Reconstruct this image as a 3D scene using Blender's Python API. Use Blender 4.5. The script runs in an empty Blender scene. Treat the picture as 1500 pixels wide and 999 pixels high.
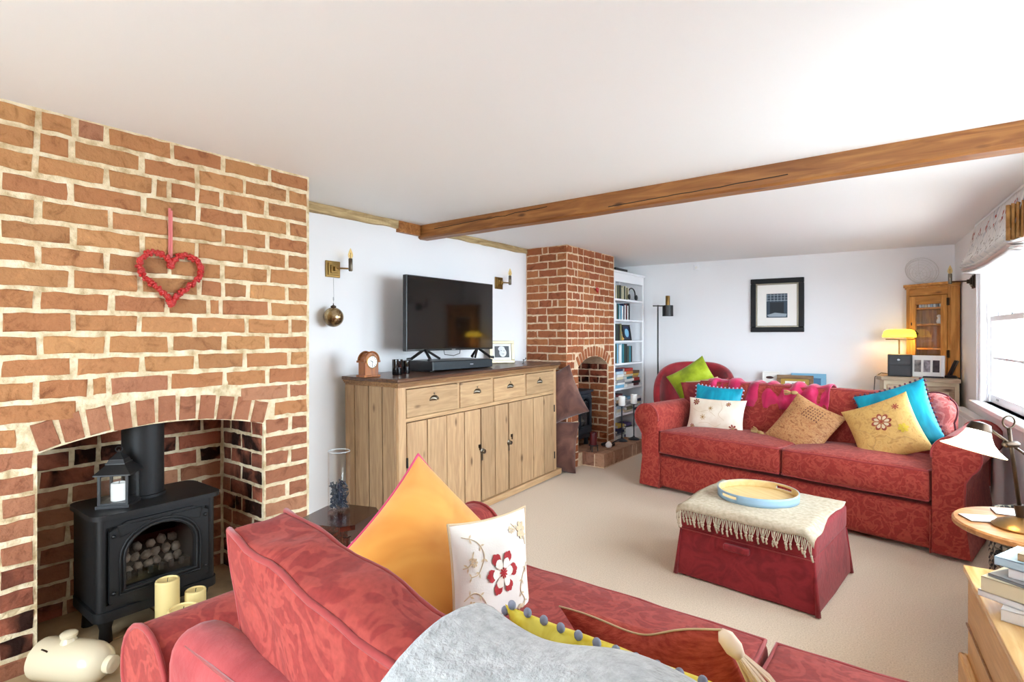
import bpy, bmesh, math, random
from mathutils import Vector, Matrix, noise
R = math.radians
scene = bpy.context.scene
col = scene.collection

# ------------------------------------------------------------------ camera
cam_d = bpy.data.cameras.new('camera'); cam_d.lens = 19.2; cam_d.sensor_width = 36; cam_d.shift_y = -0.005
cam_d.clip_start = 0.02
cam = bpy.data.objects.new('camera', cam_d); col.objects.link(cam)
cam.location = (0, 0, 1.30); cam.rotation_euler = (R(90), 0, R(37.1)); scene.camera = cam

# ------------------------------------------------------------------ world (bright overcast sky), exposure
world = bpy.data.worlds.new('overcast_sky'); scene.world = world; world.use_nodes = True
bg = world.node_tree.nodes['Background']; bg.inputs[0].default_value = (0.75, 0.885, 1.0, 1); bg.inputs[1].default_value = 9.0
scene.view_settings.view_transform = 'Standard'; scene.view_settings.look = 'None'
scene.view_settings.gamma = 1; scene.view_settings.use_curve_mapping = False
scene.view_settings.exposure = 1.60
scene.cycles.max_bounces = 12; scene.cycles.diffuse_bounces = 8

CEIL = 2.18
CORN = Vector((.228, 6.76, 0)); FA = R(5.8)            # far right corner of the room and the turn of its walls
FD = Vector((math.cos(FA), math.sin(FA), 0)); RD = Vector((math.sin(FA), -math.cos(FA), 0))
def on_right(s, n=0, z=0):                              # point s metres along the window wall from the corner, n into the room
    return CORN + RD*s - FD*n + Vector((0, 0, z))
def on_far(s, n=0, z=0):                                # point s metres left of the corner along the far wall
    return CORN - FD*s + RD*n + Vector((0, 0, z))
# windows: (start, end along wall, sill height, head height)
WIN_R = [(1.25, 2.62, .80, 1.98), (3.15, 4.95, .80, 1.98)]
WIN_FILL = (-1.9, -.5, .25, 2.05)                           # unseen glazed opening added behind the camera for fill light (x range)
def portal(loc, rot, w, h):
    l = bpy.data.lights.new('window_daylight', 'AREA'); l.shape = 'RECTANGLE'; l.size = w; l.size_y = h
    l.cycles.is_portal = True
    o = bpy.data.objects.new('window_daylight', l); col.objects.link(o); o.location = loc; o.rotation_euler = rot
for a, b, z0, z1 in WIN_R:
    portal(on_right((a+b)/2, -.16, (z0+z1)/2), (R(90), 0, R(90)+FA), b-a, z1-z0)
portal(((WIN_FILL[0]+WIN_FILL[1])/2, -1.72, (WIN_FILL[2]+WIN_FILL[3])/2), (R(90), 0, 0), WIN_FILL[1]-WIN_FILL[0], WIN_FILL[3]-WIN_FILL[2])

# ------------------------------------------------------------------ material helpers
def lin(c):
    return tuple(((v/255)/12.92 if v <= 10.3 else (((v/255)+.055)/1.055)**2.4) for v in c) + (1,)
MATS = {}
def base(name):
    m = bpy.data.materials.new(name); m.use_nodes = True; MATS[name] = m
    return m, m.node_tree, m.node_tree.nodes['Principled BSDF']
def node(nt, t, **kw):
    n = nt.nodes.new(t)
    for k, v in kw.items():
        if k in n.inputs: n.inputs[k].default_value = v
        else: setattr(n, k, v)
    return n
def coords(nt, scale=(1, 1, 1), rnd=True):
    tc = node(nt, 'ShaderNodeTexCoord'); mp = node(nt, 'ShaderNodeMapping'); mp.inputs['Scale'].default_value = scale
    nt.links.new(tc.outputs['Object'], mp.inputs['Vector'])
    if rnd:
        oi = node(nt, 'ShaderNodeObjectInfo'); ml = node(nt, 'ShaderNodeMath', operation='MULTIPLY'); ml.inputs[1].default_value = 17.3
        nt.links.new(oi.outputs['Random'], ml.inputs[0]); nt.links.new(ml.outputs[0], mp.inputs['Location'])
    return mp.outputs['Vector']
def ramp(nt, fac, stops, interp='LINEAR'):
    r = node(nt, 'ShaderNodeValToRGB'); r.color_ramp.interpolation = interp
    e = r.color_ramp.elements
    while len(e) < len(stops): e.new(.5)
    for q, (p, c) in zip(e, stops): q.position = p; q.color = c if len(c) == 4 else lin(c)
    nt.links.new(fac, r.inputs[0]); return r.outputs[0]
def bump(nt, b, h, strength=.3, dist=.01):
    n = node(nt, 'ShaderNodeBump'); n.inputs['Strength'].default_value = strength; n.inputs['Distance'].default_value = dist
    nt.links.new(h, n.inputs['Height']); nt.links.new(n.outputs[0], b.inputs['Normal'])
def plain(name, c, rough=.5, metal=0, spec=.5, bumps=None, coat=0, sheen=0):
    m, nt, b = base(name); b.inputs['Base Color'].default_value = lin(c); b.inputs['Roughness'].default_value = rough
    b.inputs['Metallic'].default_value = metal; b.inputs['Specular IOR Level'].default_value = spec
    b.inputs['Coat Weight'].default_value = coat; b.inputs['Sheen Weight'].default_value = sheen
    if bumps:
        n = node(nt, 'ShaderNodeTexNoise', Scale=bumps[0], Detail=4.0); nt.links.new(coords(nt, rnd=False), n.inputs['Vector'])
        bump(nt, b, n.outputs['Fac'], bumps[1], bumps[2])
    return m
def mottled(name, stops, scale, rough=.8, detail=4, distort=0, stretch=(1, 1, 1), bmp=None, spec=.3, sheen=0, interp='LINEAR', rnd=True, fine=None):
    m, nt, b = base(name); v = coords(nt, stretch, rnd)
    n = node(nt, 'ShaderNodeTexNoise', Scale=float(scale), Detail=float(detail), Distortion=float(distort)); nt.links.new(v, n.inputs['Vector'])
    c = ramp(nt, n.outputs['Fac'], stops, interp)
    nt.links.new(c, b.inputs['Base Color']); b.inputs['Roughness'].default_value = rough
    b.inputs['Specular IOR Level'].default_value = spec; b.inputs['Sheen Weight'].default_value = sheen
    if bmp:
        f = node(nt, 'ShaderNodeTexNoise', Scale=float(bmp[0]), Detail=3.0); nt.links.new(v, f.inputs['Vector'])
        bump(nt, b, f.outputs['Fac'], bmp[1], bmp[2])
    return m
def wood(name, dark, light, axis='z', rough=.5, scale=1.0, knots=True, coat=0, spec=.4):
    m, nt, b = base(name); st = {'x': (2.2, 22, 22), 'y': (22, 2.2, 22), 'z': (22, 22, 2.2)}[axis]
    v = coords(nt, tuple(q*scale for q in st))
    n = node(nt, 'ShaderNodeTexNoise', Scale=1.6, Detail=6.0, Distortion=1.2); nt.links.new(v, n.inputs['Vector'])
    c = ramp(nt, n.outputs['Fac'], [(.30, dark), (.5, tuple((p+q)/2 for p, q in zip(dark, light))), (.68, light)])
    if knots:
        k = {'x': (4, 11, 11), 'y': (11, 4, 11), 'z': (11, 11, 4)}[axis]
        v2 = coords(nt, k); vo = node(nt, 'ShaderNodeTexVoronoi', Scale=.8); nt.links.new(v2, vo.inputs['Vector'])
        kr = ramp(nt, vo.outputs['Distance'], [(.05, (.16, .10, .06, 1)), (.14, (1, 1, 1, 1))])
        mx = node(nt, 'ShaderNodeMix', data_type='RGBA', blend_type='MULTIPLY'); mx.inputs['Factor'].default_value = .8
        nt.links.new(c, mx.inputs['A']); nt.links.new(kr, mx.inputs['B']); c = mx.outputs['Result']
    oi = node(nt, 'ShaderNodeObjectInfo'); hs = node(nt, 'ShaderNodeHueSaturation')
    mr = node(nt, 'ShaderNodeMapRange'); mr.inputs['To Min'].default_value = .86; mr.inputs['To Max'].default_value = 1.12
    nt.links.new(oi.outputs['Random'], mr.inputs['Value']); nt.links.new(mr.outputs[0], hs.inputs['Value']); nt.links.new(c, hs.inputs['Color'])
    nt.links.new(hs.outputs[0], b.inputs['Base Color'])
    b.inputs['Roughness'].default_value = rough; b.inputs['Coat Weight'].default_value = coat; b.inputs['Specular IOR Level'].default_value = spec
    bump(nt, b, n.outputs['Fac'], .12, .004)
    return m
def brickmat(name, stops, soot=0):
    m, nt, b = base(name)
    oi = node(nt, 'ShaderNodeObjectInfo'); c = ramp(nt, oi.outputs['Random'], stops)
    v = coords(nt); n = node(nt, 'ShaderNodeTexNoise', Scale=11.0, Detail=9.0, Roughness=.68, Distortion=1.1); nt.links.new(v, n.inputs['Vector'])
    g = ramp(nt, n.outputs['Fac'], [(.30, (.45, .38, .34, 1)), (.47, (.95, .94, .93, 1)), (.60, (1, 1, 1, 1)), (.74, (1.35, 1.32, 1.22, 1))])
    mx = node(nt, 'ShaderNodeMix', data_type='RGBA', blend_type='MULTIPLY'); mx.inputs['Factor'].default_value = .85
    nt.links.new(c, mx.inputs['A']); nt.links.new(g, mx.inputs['B']); out = mx.outputs['Result']
    n2 = node(nt, 'ShaderNodeTexNoise', Scale=5.0, Detail=5.0, Distortion=.8); nt.links.new(v, n2.inputs['Vector'])
    if soot:
        s = ramp(nt, n2.outputs['Fac'], [(soot-.12, (.02, .018, .016, 1)), (soot+.06, (1, 1, 1, 1))])
        m2 = node(nt, 'ShaderNodeMix', data_type='RGBA', blend_type='MULTIPLY'); m2.inputs['Factor'].default_value = .95
        nt.links.new(out, m2.inputs['A']); nt.links.new(s, m2.inputs['B']); out = m2.outputs['Result']
    nt.links.new(out, b.inputs['Base Color']); b.inputs['Roughness'].default_value = .9; b.inputs['Specular IOR Level'].default_value = .2
    n3 = node(nt, 'ShaderNodeTexNoise', Scale=45.0, Detail=5.0); nt.links.new(v, n3.inputs['Vector'])
    bump(nt, b, n3.outputs['Fac'], .8, .014)
    return m
def damask(name, dark, light, scale=9.0, sheen=.08):
    m, nt, b = base(name); v = coords(nt, rnd=False)
    n = node(nt, 'ShaderNodeTexNoise', Scale=scale, Detail=2.5, Distortion=1.8); nt.links.new(v, n.inputs['Vector'])
    vo = node(nt, 'ShaderNodeTexVoronoi', Scale=scale*1.3); nt.links.new(v, vo.inputs['Vector'])
    ad = node(nt, 'ShaderNodeMath', operation='MULTIPLY_ADD'); nt.links.new(vo.outputs['Distance'], ad.inputs[0]); ad.inputs[1].default_value = .18
    nt.links.new(n.outputs['Fac'], ad.inputs[2])
    c = ramp(nt, ad.outputs[0], [(.53, dark), (.56, light), (.64, light), (.67, dark)])
    f = node(nt, 'ShaderNodeTexNoise', Scale=90.0, Detail=3.0); nt.links.new(v, f.inputs['Vector'])
    g = ramp(nt, f.outputs['Fac'], [(.3, (.84, .82, .82, 1)), (.7, (1.1, 1.1, 1.1, 1))])
    mx = node(nt, 'ShaderNodeMix', data_type='RGBA', blend_type='MULTIPLY'); mx.inputs['Factor'].default_value = 1
    nt.links.new(c, mx.inputs['A']); nt.links.new(g, mx.inputs['B']); nt.links.new(mx.outputs['Result'], b.inputs['Base Color'])
    b.inputs['Roughness'].default_value = .8; b.inputs['Specular IOR Level'].default_value = .25; b.inputs['Sheen Weight'].default_value = sheen
    w = node(nt, 'ShaderNodeTexNoise', Scale=7.0, Detail=3.0, Distortion=.5); nt.links.new(v, w.inputs['Vector'])
    bump(nt, b, w.outputs['Fac'], .35, .02)
    return m
def glassy(name, tint=(1, 1, 1, 1), refl=.12, rough=.02):
    m, nt, b = base(name); nt.nodes.remove(b); out = nt.nodes['Material Output']
    t = node(nt, 'ShaderNodeBsdfTransparent'); t.inputs[0].default_value = tint
    g = node(nt, 'ShaderNodeBsdfGlossy'); g.inputs['Roughness'].default_value = rough
    lw = node(nt, 'ShaderNodeLayerWeight'); lw.inputs['Blend'].default_value = .5
    pw = node(nt, 'ShaderNodeMath', operation='POWER'); pw.inputs[1].default_value = 4.0; nt.links.new(lw.outputs['Facing'], pw.inputs[0])
    ma = node(nt, 'ShaderNodeMath', operation='MULTIPLY_ADD'); ma.inputs[1].default_value = refl*3; ma.inputs[2].default_value = .03; nt.links.new(pw.outputs[0], ma.inputs[0])
    mx = node(nt, 'ShaderNodeMixShader'); nt.links.new(ma.outputs[0], mx.inputs[0]); nt.links.new(t.outputs[0], mx.inputs[1]); nt.links.new(g.outputs[0], mx.inputs[2])
    nt.links.new(mx.outputs[0], out.inputs[0]); return m
def glow(name, c, strength, mix_translucent=None):
    m, nt, b = base(name); b.inputs['Base Color'].default_value = lin(c); b.inputs['Emission Color'].default_value = lin(c); b.inputs['Emission Strength'].default_value = strength
    b.inputs['Roughness'].default_value = .25
    return m

# ------------------------------------------------------------------ materials
M_wall = plain('wall_paint', (236, 236, 237), .9, spec=.2, bumps=(3, .08, .02))
M_ceil = plain('ceiling_paint', (240, 240, 240), .95, spec=.1, bumps=(1.2, .05, .03))
M_white = plain('white_gloss_paint', (240, 241, 243), .35)
M_carpet = mottled('carpet', [(.3, (196, 175, 150)), (.5, (216, 197, 173)), (.7, (226, 209, 187))], 160, .95, 6, spec=.1, sheen=.2, bmp=(300, .5, .006), rnd=False)
M_flag = mottled('flagstone', [(.3, (120, 98, 74)), (.5, (160, 134, 100)), (.7, (186, 160, 122))], 5, .7, 6, bmp=(20, .3, .01))
M_mortar = mottled('lime_mortar', [(.28, (186, 162, 122)), (.5, (222, 204, 168)), (.75, (238, 226, 198))], 24, .95, 6, bmp=(60, .8, .015), rnd=False)
M_mortar2 = mottled('pale_mortar', [(.3, (200, 170, 138)), (.6, (222, 196, 164)), (.8, (232, 212, 184))], 30, .95, 5, bmp=(80, .6, .01), rnd=False)
M_brick = brickmat('old_brick', [(0, (158, 110, 74)), (.25, (180, 130, 85)), (.5, (168, 112, 75)), (.75, (190, 140, 92)), (1, (162, 104, 73))])
M_brick_red = brickmat('old_brick_red', [(0, (144, 92, 68)), (.3, (164, 110, 82)), (.6, (152, 98, 72)), (1, (174, 124, 94))])
M_brick_soot = brickmat('sooty_brick', [(0, (140, 82, 62)), (1, (165, 96, 72))], .55)
M_brick2 = brickmat('red_brick', [(0, (142, 82, 52)), (.3, (162, 98, 62)), (.6, (150, 86, 58)), (1, (174, 112, 72))])
M_brick2_soot = brickmat('red_brick_sooty', [(0, (120, 60, 42)), (1, (150, 78, 54))], .52)
M_black_soot = plain('soot', (22, 20, 19), .95, spec=.1)
M_hbrick = brickmat('hearth_brick', [(0, (160, 122, 100)), (.5, (186, 146, 118)), (1, (150, 106, 88))])
M_oldwood = wood('old_wall_plate', (150, 124, 84), (206, 182, 136), 'y', .8)
M_beam = wood('beam_oak', (126, 76, 36), (172, 116, 62), 'x', .45, .8)
M_pine = wood('pine', (166, 132, 96), (194, 160, 120), 'z', .55)
M_pine_x = wood('pine_across', (168, 134, 96), (198, 164, 122), 'x', .5)
M_pine_side = wood('pine_side', (134, 106, 78), (164, 134, 100), 'z', .6)
M_darktop = wood('worktop', (70, 42, 30), (112, 78, 54), 'x', .28, knots=False)
M_topedge = wood('worktop_edge', (120, 84, 52), (168, 126, 84), 'x', .4, knots=False)
M_honey = wood('honey_pine', (160, 104, 44), (206, 150, 78), 'z', .4)
M_honey_x = wood('honey_pine_across', (160, 104, 44), (206, 150, 78), 'x', .4)
M_chest = wood('chest_pine', (196, 146, 86), (226, 182, 122), 'y', .35)
M_chest_top = wood('chest_pine_top', (206, 160, 98), (234, 196, 138), 'y', .25)
M_table = wood('table_oak', (150, 98, 56), (196, 146, 94), 'x', .35)
M_mahog = wood('mahogany', (40, 16, 10), (74, 32, 20), 'y', .2, knots=False, coat=.3)
M_clockwood = wood('clock_wood', (110, 58, 22), (164, 98, 44), 'z', .3, knots=False)
M_red = damask('red_damask', (146, 48, 40), (164, 66, 53), 12)
M_red_near = damask('red_damask_near', (140, 48, 43), (159, 64, 55), 8.5)
M_redplain = mottled('red_cotton', [(.35, (150, 50, 52)), (.65, (172, 70, 70))], 10, .85, 5, distort=.6, bmp=(50, .25, .006), sheen=.2, rnd=False)
M_ott = mottled('ottoman_cloth', [(.38, (122, 28, 34)), (.55, (142, 38, 44)), (.7, (130, 30, 36))], 9, .85, 4, distort=1.6, bmp=(40, .25, .008), sheen=.15, rnd=False)
M_pipe = plain('red_piping', (150, 46, 44), .8, sheen=.2)
M_black = plain('black_metal', (24, 24, 25), .42)
M_castiron = plain('cast_iron', (24, 24, 25), .5, spec=.35, bumps=(120, .15, .003))
M_castblue = plain('cast_iron_blue', (30, 38, 48), .45)
M_blackplastic = plain('black_plastic', (16, 16, 18), .3)
M_screen = plain('tv_screen', (6, 7, 8), .06, spec=.8)
M_tealplastic = plain('dark_teal_plastic', (22, 34, 40), .45)
M_brass = plain('aged_brass', (150, 120, 70), .32, 1)
M_bronze = plain('dark_bronze', (62, 48, 36), .38, .8)
M_pewter = plain('pewter', (120, 112, 98), .35, 1)
M_steel = plain('brushed_steel', (170, 172, 176), .35, 1)
M_goldframe = plain('silver_gilt', (176, 164, 136), .4, .7)
M_glass = glassy('clear_glass')
M_pane = glassy('window_glass', refl=.08)
M_stoveglass = glassy('smoked_glass', (.9, .88, .86, 1), .15, .05)
M_darkglass = plain('black_glass', (10, 10, 12), .06, spec=.8)
M_wax = plain('ivory_wax', (226, 204, 140), .45, spec=.4)
M_waxwhite = plain('white_wax', (238, 236, 230), .45)
M_waxred = plain('dark_red_wax', (88, 16, 20), .4)
M_wick = plain('wick', (40, 30, 24), .9)
M_ceramic = plain('stoneware', (214, 202, 172), .22, coat=.4)
M_berry = plain('red_berry', (178, 28, 26), .3, coat=.4)
M_ribbon = plain('pink_ribbon', (206, 110, 106), .6)
M_coal = mottled('ceramic_coal', [(.35, (84, 76, 68)), (.65, (138, 127, 115))], 30, .9, 4, bmp=(50, .5, .01))
M_paper = plain('paper', (238, 236, 230), .8)
M_print = mottled('print', [(.35, (30, 42, 54)), (.55, (70, 90, 106)), (.7, (150, 164, 172))], 30, .6, 5)

# ------------------------------------------------------------------ mesh helpers
class MB:
    """collects shapes and links them as ONE mesh object"""
    def __init__(s): s.bm = bmesh.new(); s.smooth = False
    def add(s, verts, faces, M=None):
        vs = [s.bm.verts.new(M @ Vector(v) if M else v) for v in verts]
        for f in faces:
            try: s.bm.faces.new([vs[i] for i in f])
            except ValueError: pass
        return s
    def box(s, x0, x1, y0, y1, z0, z1, M=None, bev=0):
        if bev:
            g = bmesh.new(); bmesh.ops.create_cube(g, size=1)
            for v in g.verts: v.co = Vector((x0+(v.co.x+.5)*(x1-x0), y0+(v.co.y+.5)*(y1-y0), z0+(v.co.z+.5)*(z1-z0)))
            bmesh.ops.bevel(g, geom=g.edges[:], offset=bev, segments=2, affect='EDGES', profile=.5)
            g.verts.index_update()
            s.add([v.co.copy() for v in g.verts], [[v.index for v in f.verts] for f in g.faces], M); g.free(); return s
        v = [(x0,y0,z0),(x1,y0,z0),(x1,y1,z0),(x0,y1,z0),(x0,y0,z1),(x1,y0,z1),(x1,y1,z1),(x0,y1,z1)]
        return s.add(v, [(0,3,2,1),(4,5,6,7),(0,1,5,4),(1,2,6,5),(2,3,7,6),(3,0,4,7)], M)
    def lathe(s, prof, n=24, M=None, cap=True):
        v = []; f = []
        for r, z in prof:
            for k in range(n):
                a = 2*math.pi*k/n; v.append((r*math.cos(a), r*math.sin(a), z))
        for i in range(len(prof)-1):
            for k in range(n):
                a, b = i*n+k, i*n+(k+1) % n; f.append((a, b, b+n, a+n))
        if cap: f.append(tuple(range(n))[::-1]); f.append(tuple(range((len(prof)-1)*n, len(prof)*n)))
        return s.add(v, f, M)
    def tube(s, pts, r, n=8, closed=False, M=None, radii=None):
        pts = [Vector(p) for p in pts]; v = []; f = []; N = len(pts); prev = None
        for i, p in enumerate(pts):
            a = pts[(i-1) % N] if (closed or i) else p; b = pts[(i+1) % N] if (closed or i < N-1) else p
            t = (b-a).normalized()
            if prev is None:
                u = t.orthogonal().normalized()
            else:
                u = (prev - t*prev.dot(t)); u = u.normalized() if u.length > 1e-6 else t.orthogonal().normalized()
            prev = u; w = t.cross(u); rr = radii[i] if radii else r
            for k in range(n):
                a_ = 2*math.pi*k/n; v.append(p + u*math.cos(a_)*rr + w*math.sin(a_)*rr)
        for i in range(N if closed else N-1):
            j = (i+1) % N
            for k in range(n): f.append((i*n+k, i*n+(k+1) % n, j*n+(k+1) % n, j*n+k))
        if not closed: f.append(tuple(range(n))[::-1]); f.append(tuple(range((N-1)*n, N*n)))
        return s.add(v, f, M)
    def prism(s, poly, d, M=None):
        """poly in local xz, extruded along +y by d"""
        n = len(poly); v = [(x, 0, z) for x, z in poly] + [(x, d, z) for x, z in poly]
        f = [tuple(range(n)), tuple(range(n, 2*n))[::-1]] + [(i, i+n, (i+1) % n + n, (i+1) % n) for i in range(n)]
        return s.add(v, f, M)
    def plan(s, poly, z0, z1, M=None):
        n = len(poly); v = [(x, y, z0) for x, y in poly] + [(x, y, z1) for x, y in poly]
        f = [tuple(range(n))[::-1], tuple(range(n, 2*n))] + [(i, (i+1) % n, (i+1) % n + n, i+n) for i in range(n)]
        return s.add(v, f, M)
    def sphere(s, c, r, seg=12, ring=8, sc=(1, 1, 1), M=None):
        g = bmesh.new(); bmesh.ops.create_uvsphere(g, u_segments=seg, v_segments=ring, radius=1); g.verts.index_update()
        s.add([Vector(c)+Vector((v.co.x*r*sc[0], v.co.y*r*sc[1], v.co.z*r*sc[2])) for v in g.verts], [[v.index for v in f.verts] for f in g.faces], M); g.free(); return s
    def grid(s, fn, nu, nv, M=None):
        v = [fn(i/nu, j/nv) for j in range(nv+1) for i in range(nu+1)]
        f = [(j*(nu+1)+i, j*(nu+1)+i+1, (j+1)*(nu+1)+i+1, (j+1)*(nu+1)+i) for j in range(nv) for i in range(nu)]
        return s.add(v, f, M)
    def rbox(s, sx, sy, sz, r, puff=(0, 0, 0), n=6, M=None, c=(0, 0, 0), wob=0, seed=0):
        """rounded box of size sx,sy,sz; faces pushed out by puff at their middles"""
        h = [sx/2, sy/2, sz/2]
        def ax(hh):
            rr = min(r, hh*.98); inner = hh-rr
            e = [-hh, -hh+rr*.08, -hh+rr*.3, -hh+rr*.62]
            return e + [-inner+2*inner*k/n for k in range(n+1)] + [-q for q in e[::-1]]
        A = [ax(q) for q in h]; idx = {}; vs = []; fs = []
        def vert(p):
            k = tuple(round(q, 5) for q in p)
            if k not in idx:
                q = Vector(p); inn = Vector([max(-(h[i]-r), min(h[i]-r, q[i])) if h[i] > r else 0 for i in range(3)])
                d = q-inn
                if d.length > 1e-9 and r > 0: q = inn + d.normalized()*r if sum(abs(t) > 1e-9 for t in d) > 0 else q
                t = [max(0, 1-(p[i]/h[i])**2) for i in range(3)]
                o = Vector((puff[0]*t[1]*t[2]*p[0]/h[0], puff[1]*t[0]*t[2]*p[1]/h[1], puff[2]*t[0]*t[1]*p[2]/h[2]))
                q = q + o
                if wob:
                    nz = noise.noise_vector(q*7 + Vector((seed*3.1, seed*1.7, 0))); q = q + nz*wob
                idx[k] = len(vs); vs.append(q + Vector(c))
            return idx[k]
        for a in range(3):
            b, d = (a+1) % 3, (a+2) % 3
            for sg in (-1, 1):
                for i in range(len(A[b])-1):
                    for j in range(len(A[d])-1):
                        q = []
                        for ii, jj in ((i, j), (i+1, j), (i+1, j+1), (i, j+1)):
                            p = [0, 0, 0]; p[a] = sg*h[a]; p[b] = A[b][ii]; p[d] = A[d][jj]; q.append(vert(p))
                        fs.append(q if sg > 0 else q[::-1])
        return s.add(vs, fs, M)
    def mesh(s, name, mat, smooth=None):
        bmesh.ops.recalc_face_normals(s.bm, faces=s.bm.faces[:])
        me = bpy.data.meshes.new(name); s.bm.to_mesh(me); s.bm.free()
        if mat: me.materials.append(mat)
        if smooth:
            me.polygons.foreach_set('use_smooth', [True]*len(me.polygons))
            if smooth is not True: me.set_sharp_from_angle(angle=R(smooth))
        return me
    def build(s, name, mat, parent=None, loc=None, rot=None, smooth=None):
        o = bpy.data.objects.new(name, s.mesh(name, mat, smooth)); col.objects.link(o)
        if parent: o.parent = parent
        if loc is not None: o.location = loc
        if rot is not None: o.rotation_euler = rot
        return o
def tag(o, label=None, cat=None, group=None, kind=None):
    if label: o['label'] = label
    if cat: o['category'] = cat
    if group: o['group'] = group
    if kind: o['kind'] = kind
    return o
def thing(name, loc, rz=0, label=None, cat=None, group=None, rot=None):
    o = bpy.data.objects.new(name, None); col.objects.link(o); o.location = loc
    o.rotation_euler = rot if rot else (0, 0, rz); o.empty_display_size = .05
    return tag(o, label, cat, group)
def stuct(o, label=None): o['kind'] = 'structure'; return tag(o, label)
def solid(o, t, off=0):
    m = o.modifiers.new('thickness', 'SOLIDIFY'); m.thickness = t; m.offset = off; return o
def T(x, y, z): return Matrix.Translation((x, y, z))
def RX(a): return Matrix.Rotation(R(a), 4, 'X')
def RY(a): return Matrix.Rotation(R(a), 4, 'Y')
def RZ(a): return Matrix.Rotation(R(a), 4, 'Z')
rng = random.Random(7)

# ------------------------------------------------------------------ room shell
W0, X1, YB = -3.23, 1.35, -1.6
stuct(MB().box(W0-.2, 1.5, YB-.2, 7.2, -.1, 0).build('floor', M_carpet), 'pale beige carpet over the whole room')
stuct(MB().box(W0-.2, 1.5, YB-.2, 7.2, CEIL, CEIL+.1).build('ceiling', M_ceil), 'flat white plaster ceiling')
stuct(MB().box(W0-.12, W0, YB-.1, 6.6, 0, CEIL).build('wall_left', M_wall), 'white painted wall behind the television')
FR = Matrix.Translation(CORN) @ Matrix.Rotation(FA, 4, 'Z')     # local x along far wall, local -y along the window wall
stuct(MB().box(-3.75, .15, 0, .12, 0, CEIL, FR).build('wall_far', M_wall), 'white far wall with the framed picture')
def wall_with_holes(name, L0, L1, holes, M, label):
    mb = MB(); p = L0
    for a, b, z0, z1 in sorted(holes):
        mb.box(0, .15, -a, -p, 0, CEIL, M); mb.box(0, .15, -b, -a, 0, z0, M); mb.box(0, .15, -b, -a, z1, CEIL, M); p = b
    mb.box(0, .15, -L1, -p, 0, CEIL, M)
    return stuct(mb.build(name, M_wall), label)
wall_with_holes('wall_right', -.05, 8.5, WIN_R, FR, 'white window wall on the right')
mb = MB()
mb.box(W0, WIN_FILL[0], YB-.12, YB, 0, CEIL).box(WIN_FILL[1], X1+.1, YB-.12, YB, 0, CEIL)
mb.box(WIN_FILL[0], WIN_FILL[1], YB-.12, YB, 0, WIN_FILL[2]).box(WIN_FILL[0], WIN_FILL[1], YB-.12, YB, WIN_FILL[3], CEIL)
stuct(mb.build('wall_back', M_wall), 'white wall behind the camera')
def skirting(name, pts, label):
    mb = MB()
    for (a, b) in zip(pts[:-1], pts[1:]):
        a, b = Vector(a), Vector(b); d = b-a; ang = math.atan2(d.y, d.x); L = d.length
        M = Matrix.Translation((a.x, a.y, 0)) @ Matrix.Rotation(ang, 4, 'Z')
        mb.prism([(0, 0)], 0) if False else None
        mb.box(0, L, -.018, 0, 0, .10, M).box(0, L, -.012, 0, .10, .125, M)
    return stuct(mb.build(name, M_white), label)
skirting('baseboard_left', [(W0, 4.5), (W0, 1.75)][::-1], 'white skirting board along the left wall')
skirting('baseboard_far', [tuple(on_far(3.4))[:2], tuple(on_far(0))[:2]], 'white skirting board along the far wall')

# old timber wall plate under the ceiling, cut where the beam meets it
tp = stuct(MB().build('trim_1', None), 'weathered pale timber wall plate along the top of the left wall')
def rough_bar(y0, y1, x0, x1, z0, z1, mat, name, n, am, seed):
    def f(side):
        pass
    mb = MB(); N = n
    rows = []
    for i in range(N+1):
        y = y0+(y1-y0)*i/N
        q = [(x0, z0), (x1, z0), (x1, z1), (x0, z1)]
        rows.append([(x + (am*noise.noise((y*6, k*5.1, seed)) if k in (1, 2) else 0), y, z + (am*noise.noise((y*5, k*3.3, seed+4)) if k in (0, 1) else 0)) for k, (x, z) in enumerate(q)])
    v = [p for r in rows for p in r]; fc = []
    for i in range(N):
        for k in range(4): fc.append((i*4+k, i*4+(k+1) % 4, i*4+4+(k+1) % 4, i*4+4+k))
    fc.append((0, 1, 2, 3)); fc.append(tuple(N*4+k for k in range(4)))
    mb.add(v, fc); return mb.build(name, mat, tp)
rough_bar(1.74, 2.80, W0, W0+.028, CEIL-.062, CEIL-.001, M_oldwood, 'timber', 40, .012, 1)
rough_bar(3.14, 4.51, W0, W0+.022, CEIL-.050, CEIL-.001, M_oldwood, 'timber', 46, .012, 2)
MB().box(W0, W0+.035, 2.80, 3.02, CEIL-.085, CEIL-.001).build('beam_seat', M_beam, tp)
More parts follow.
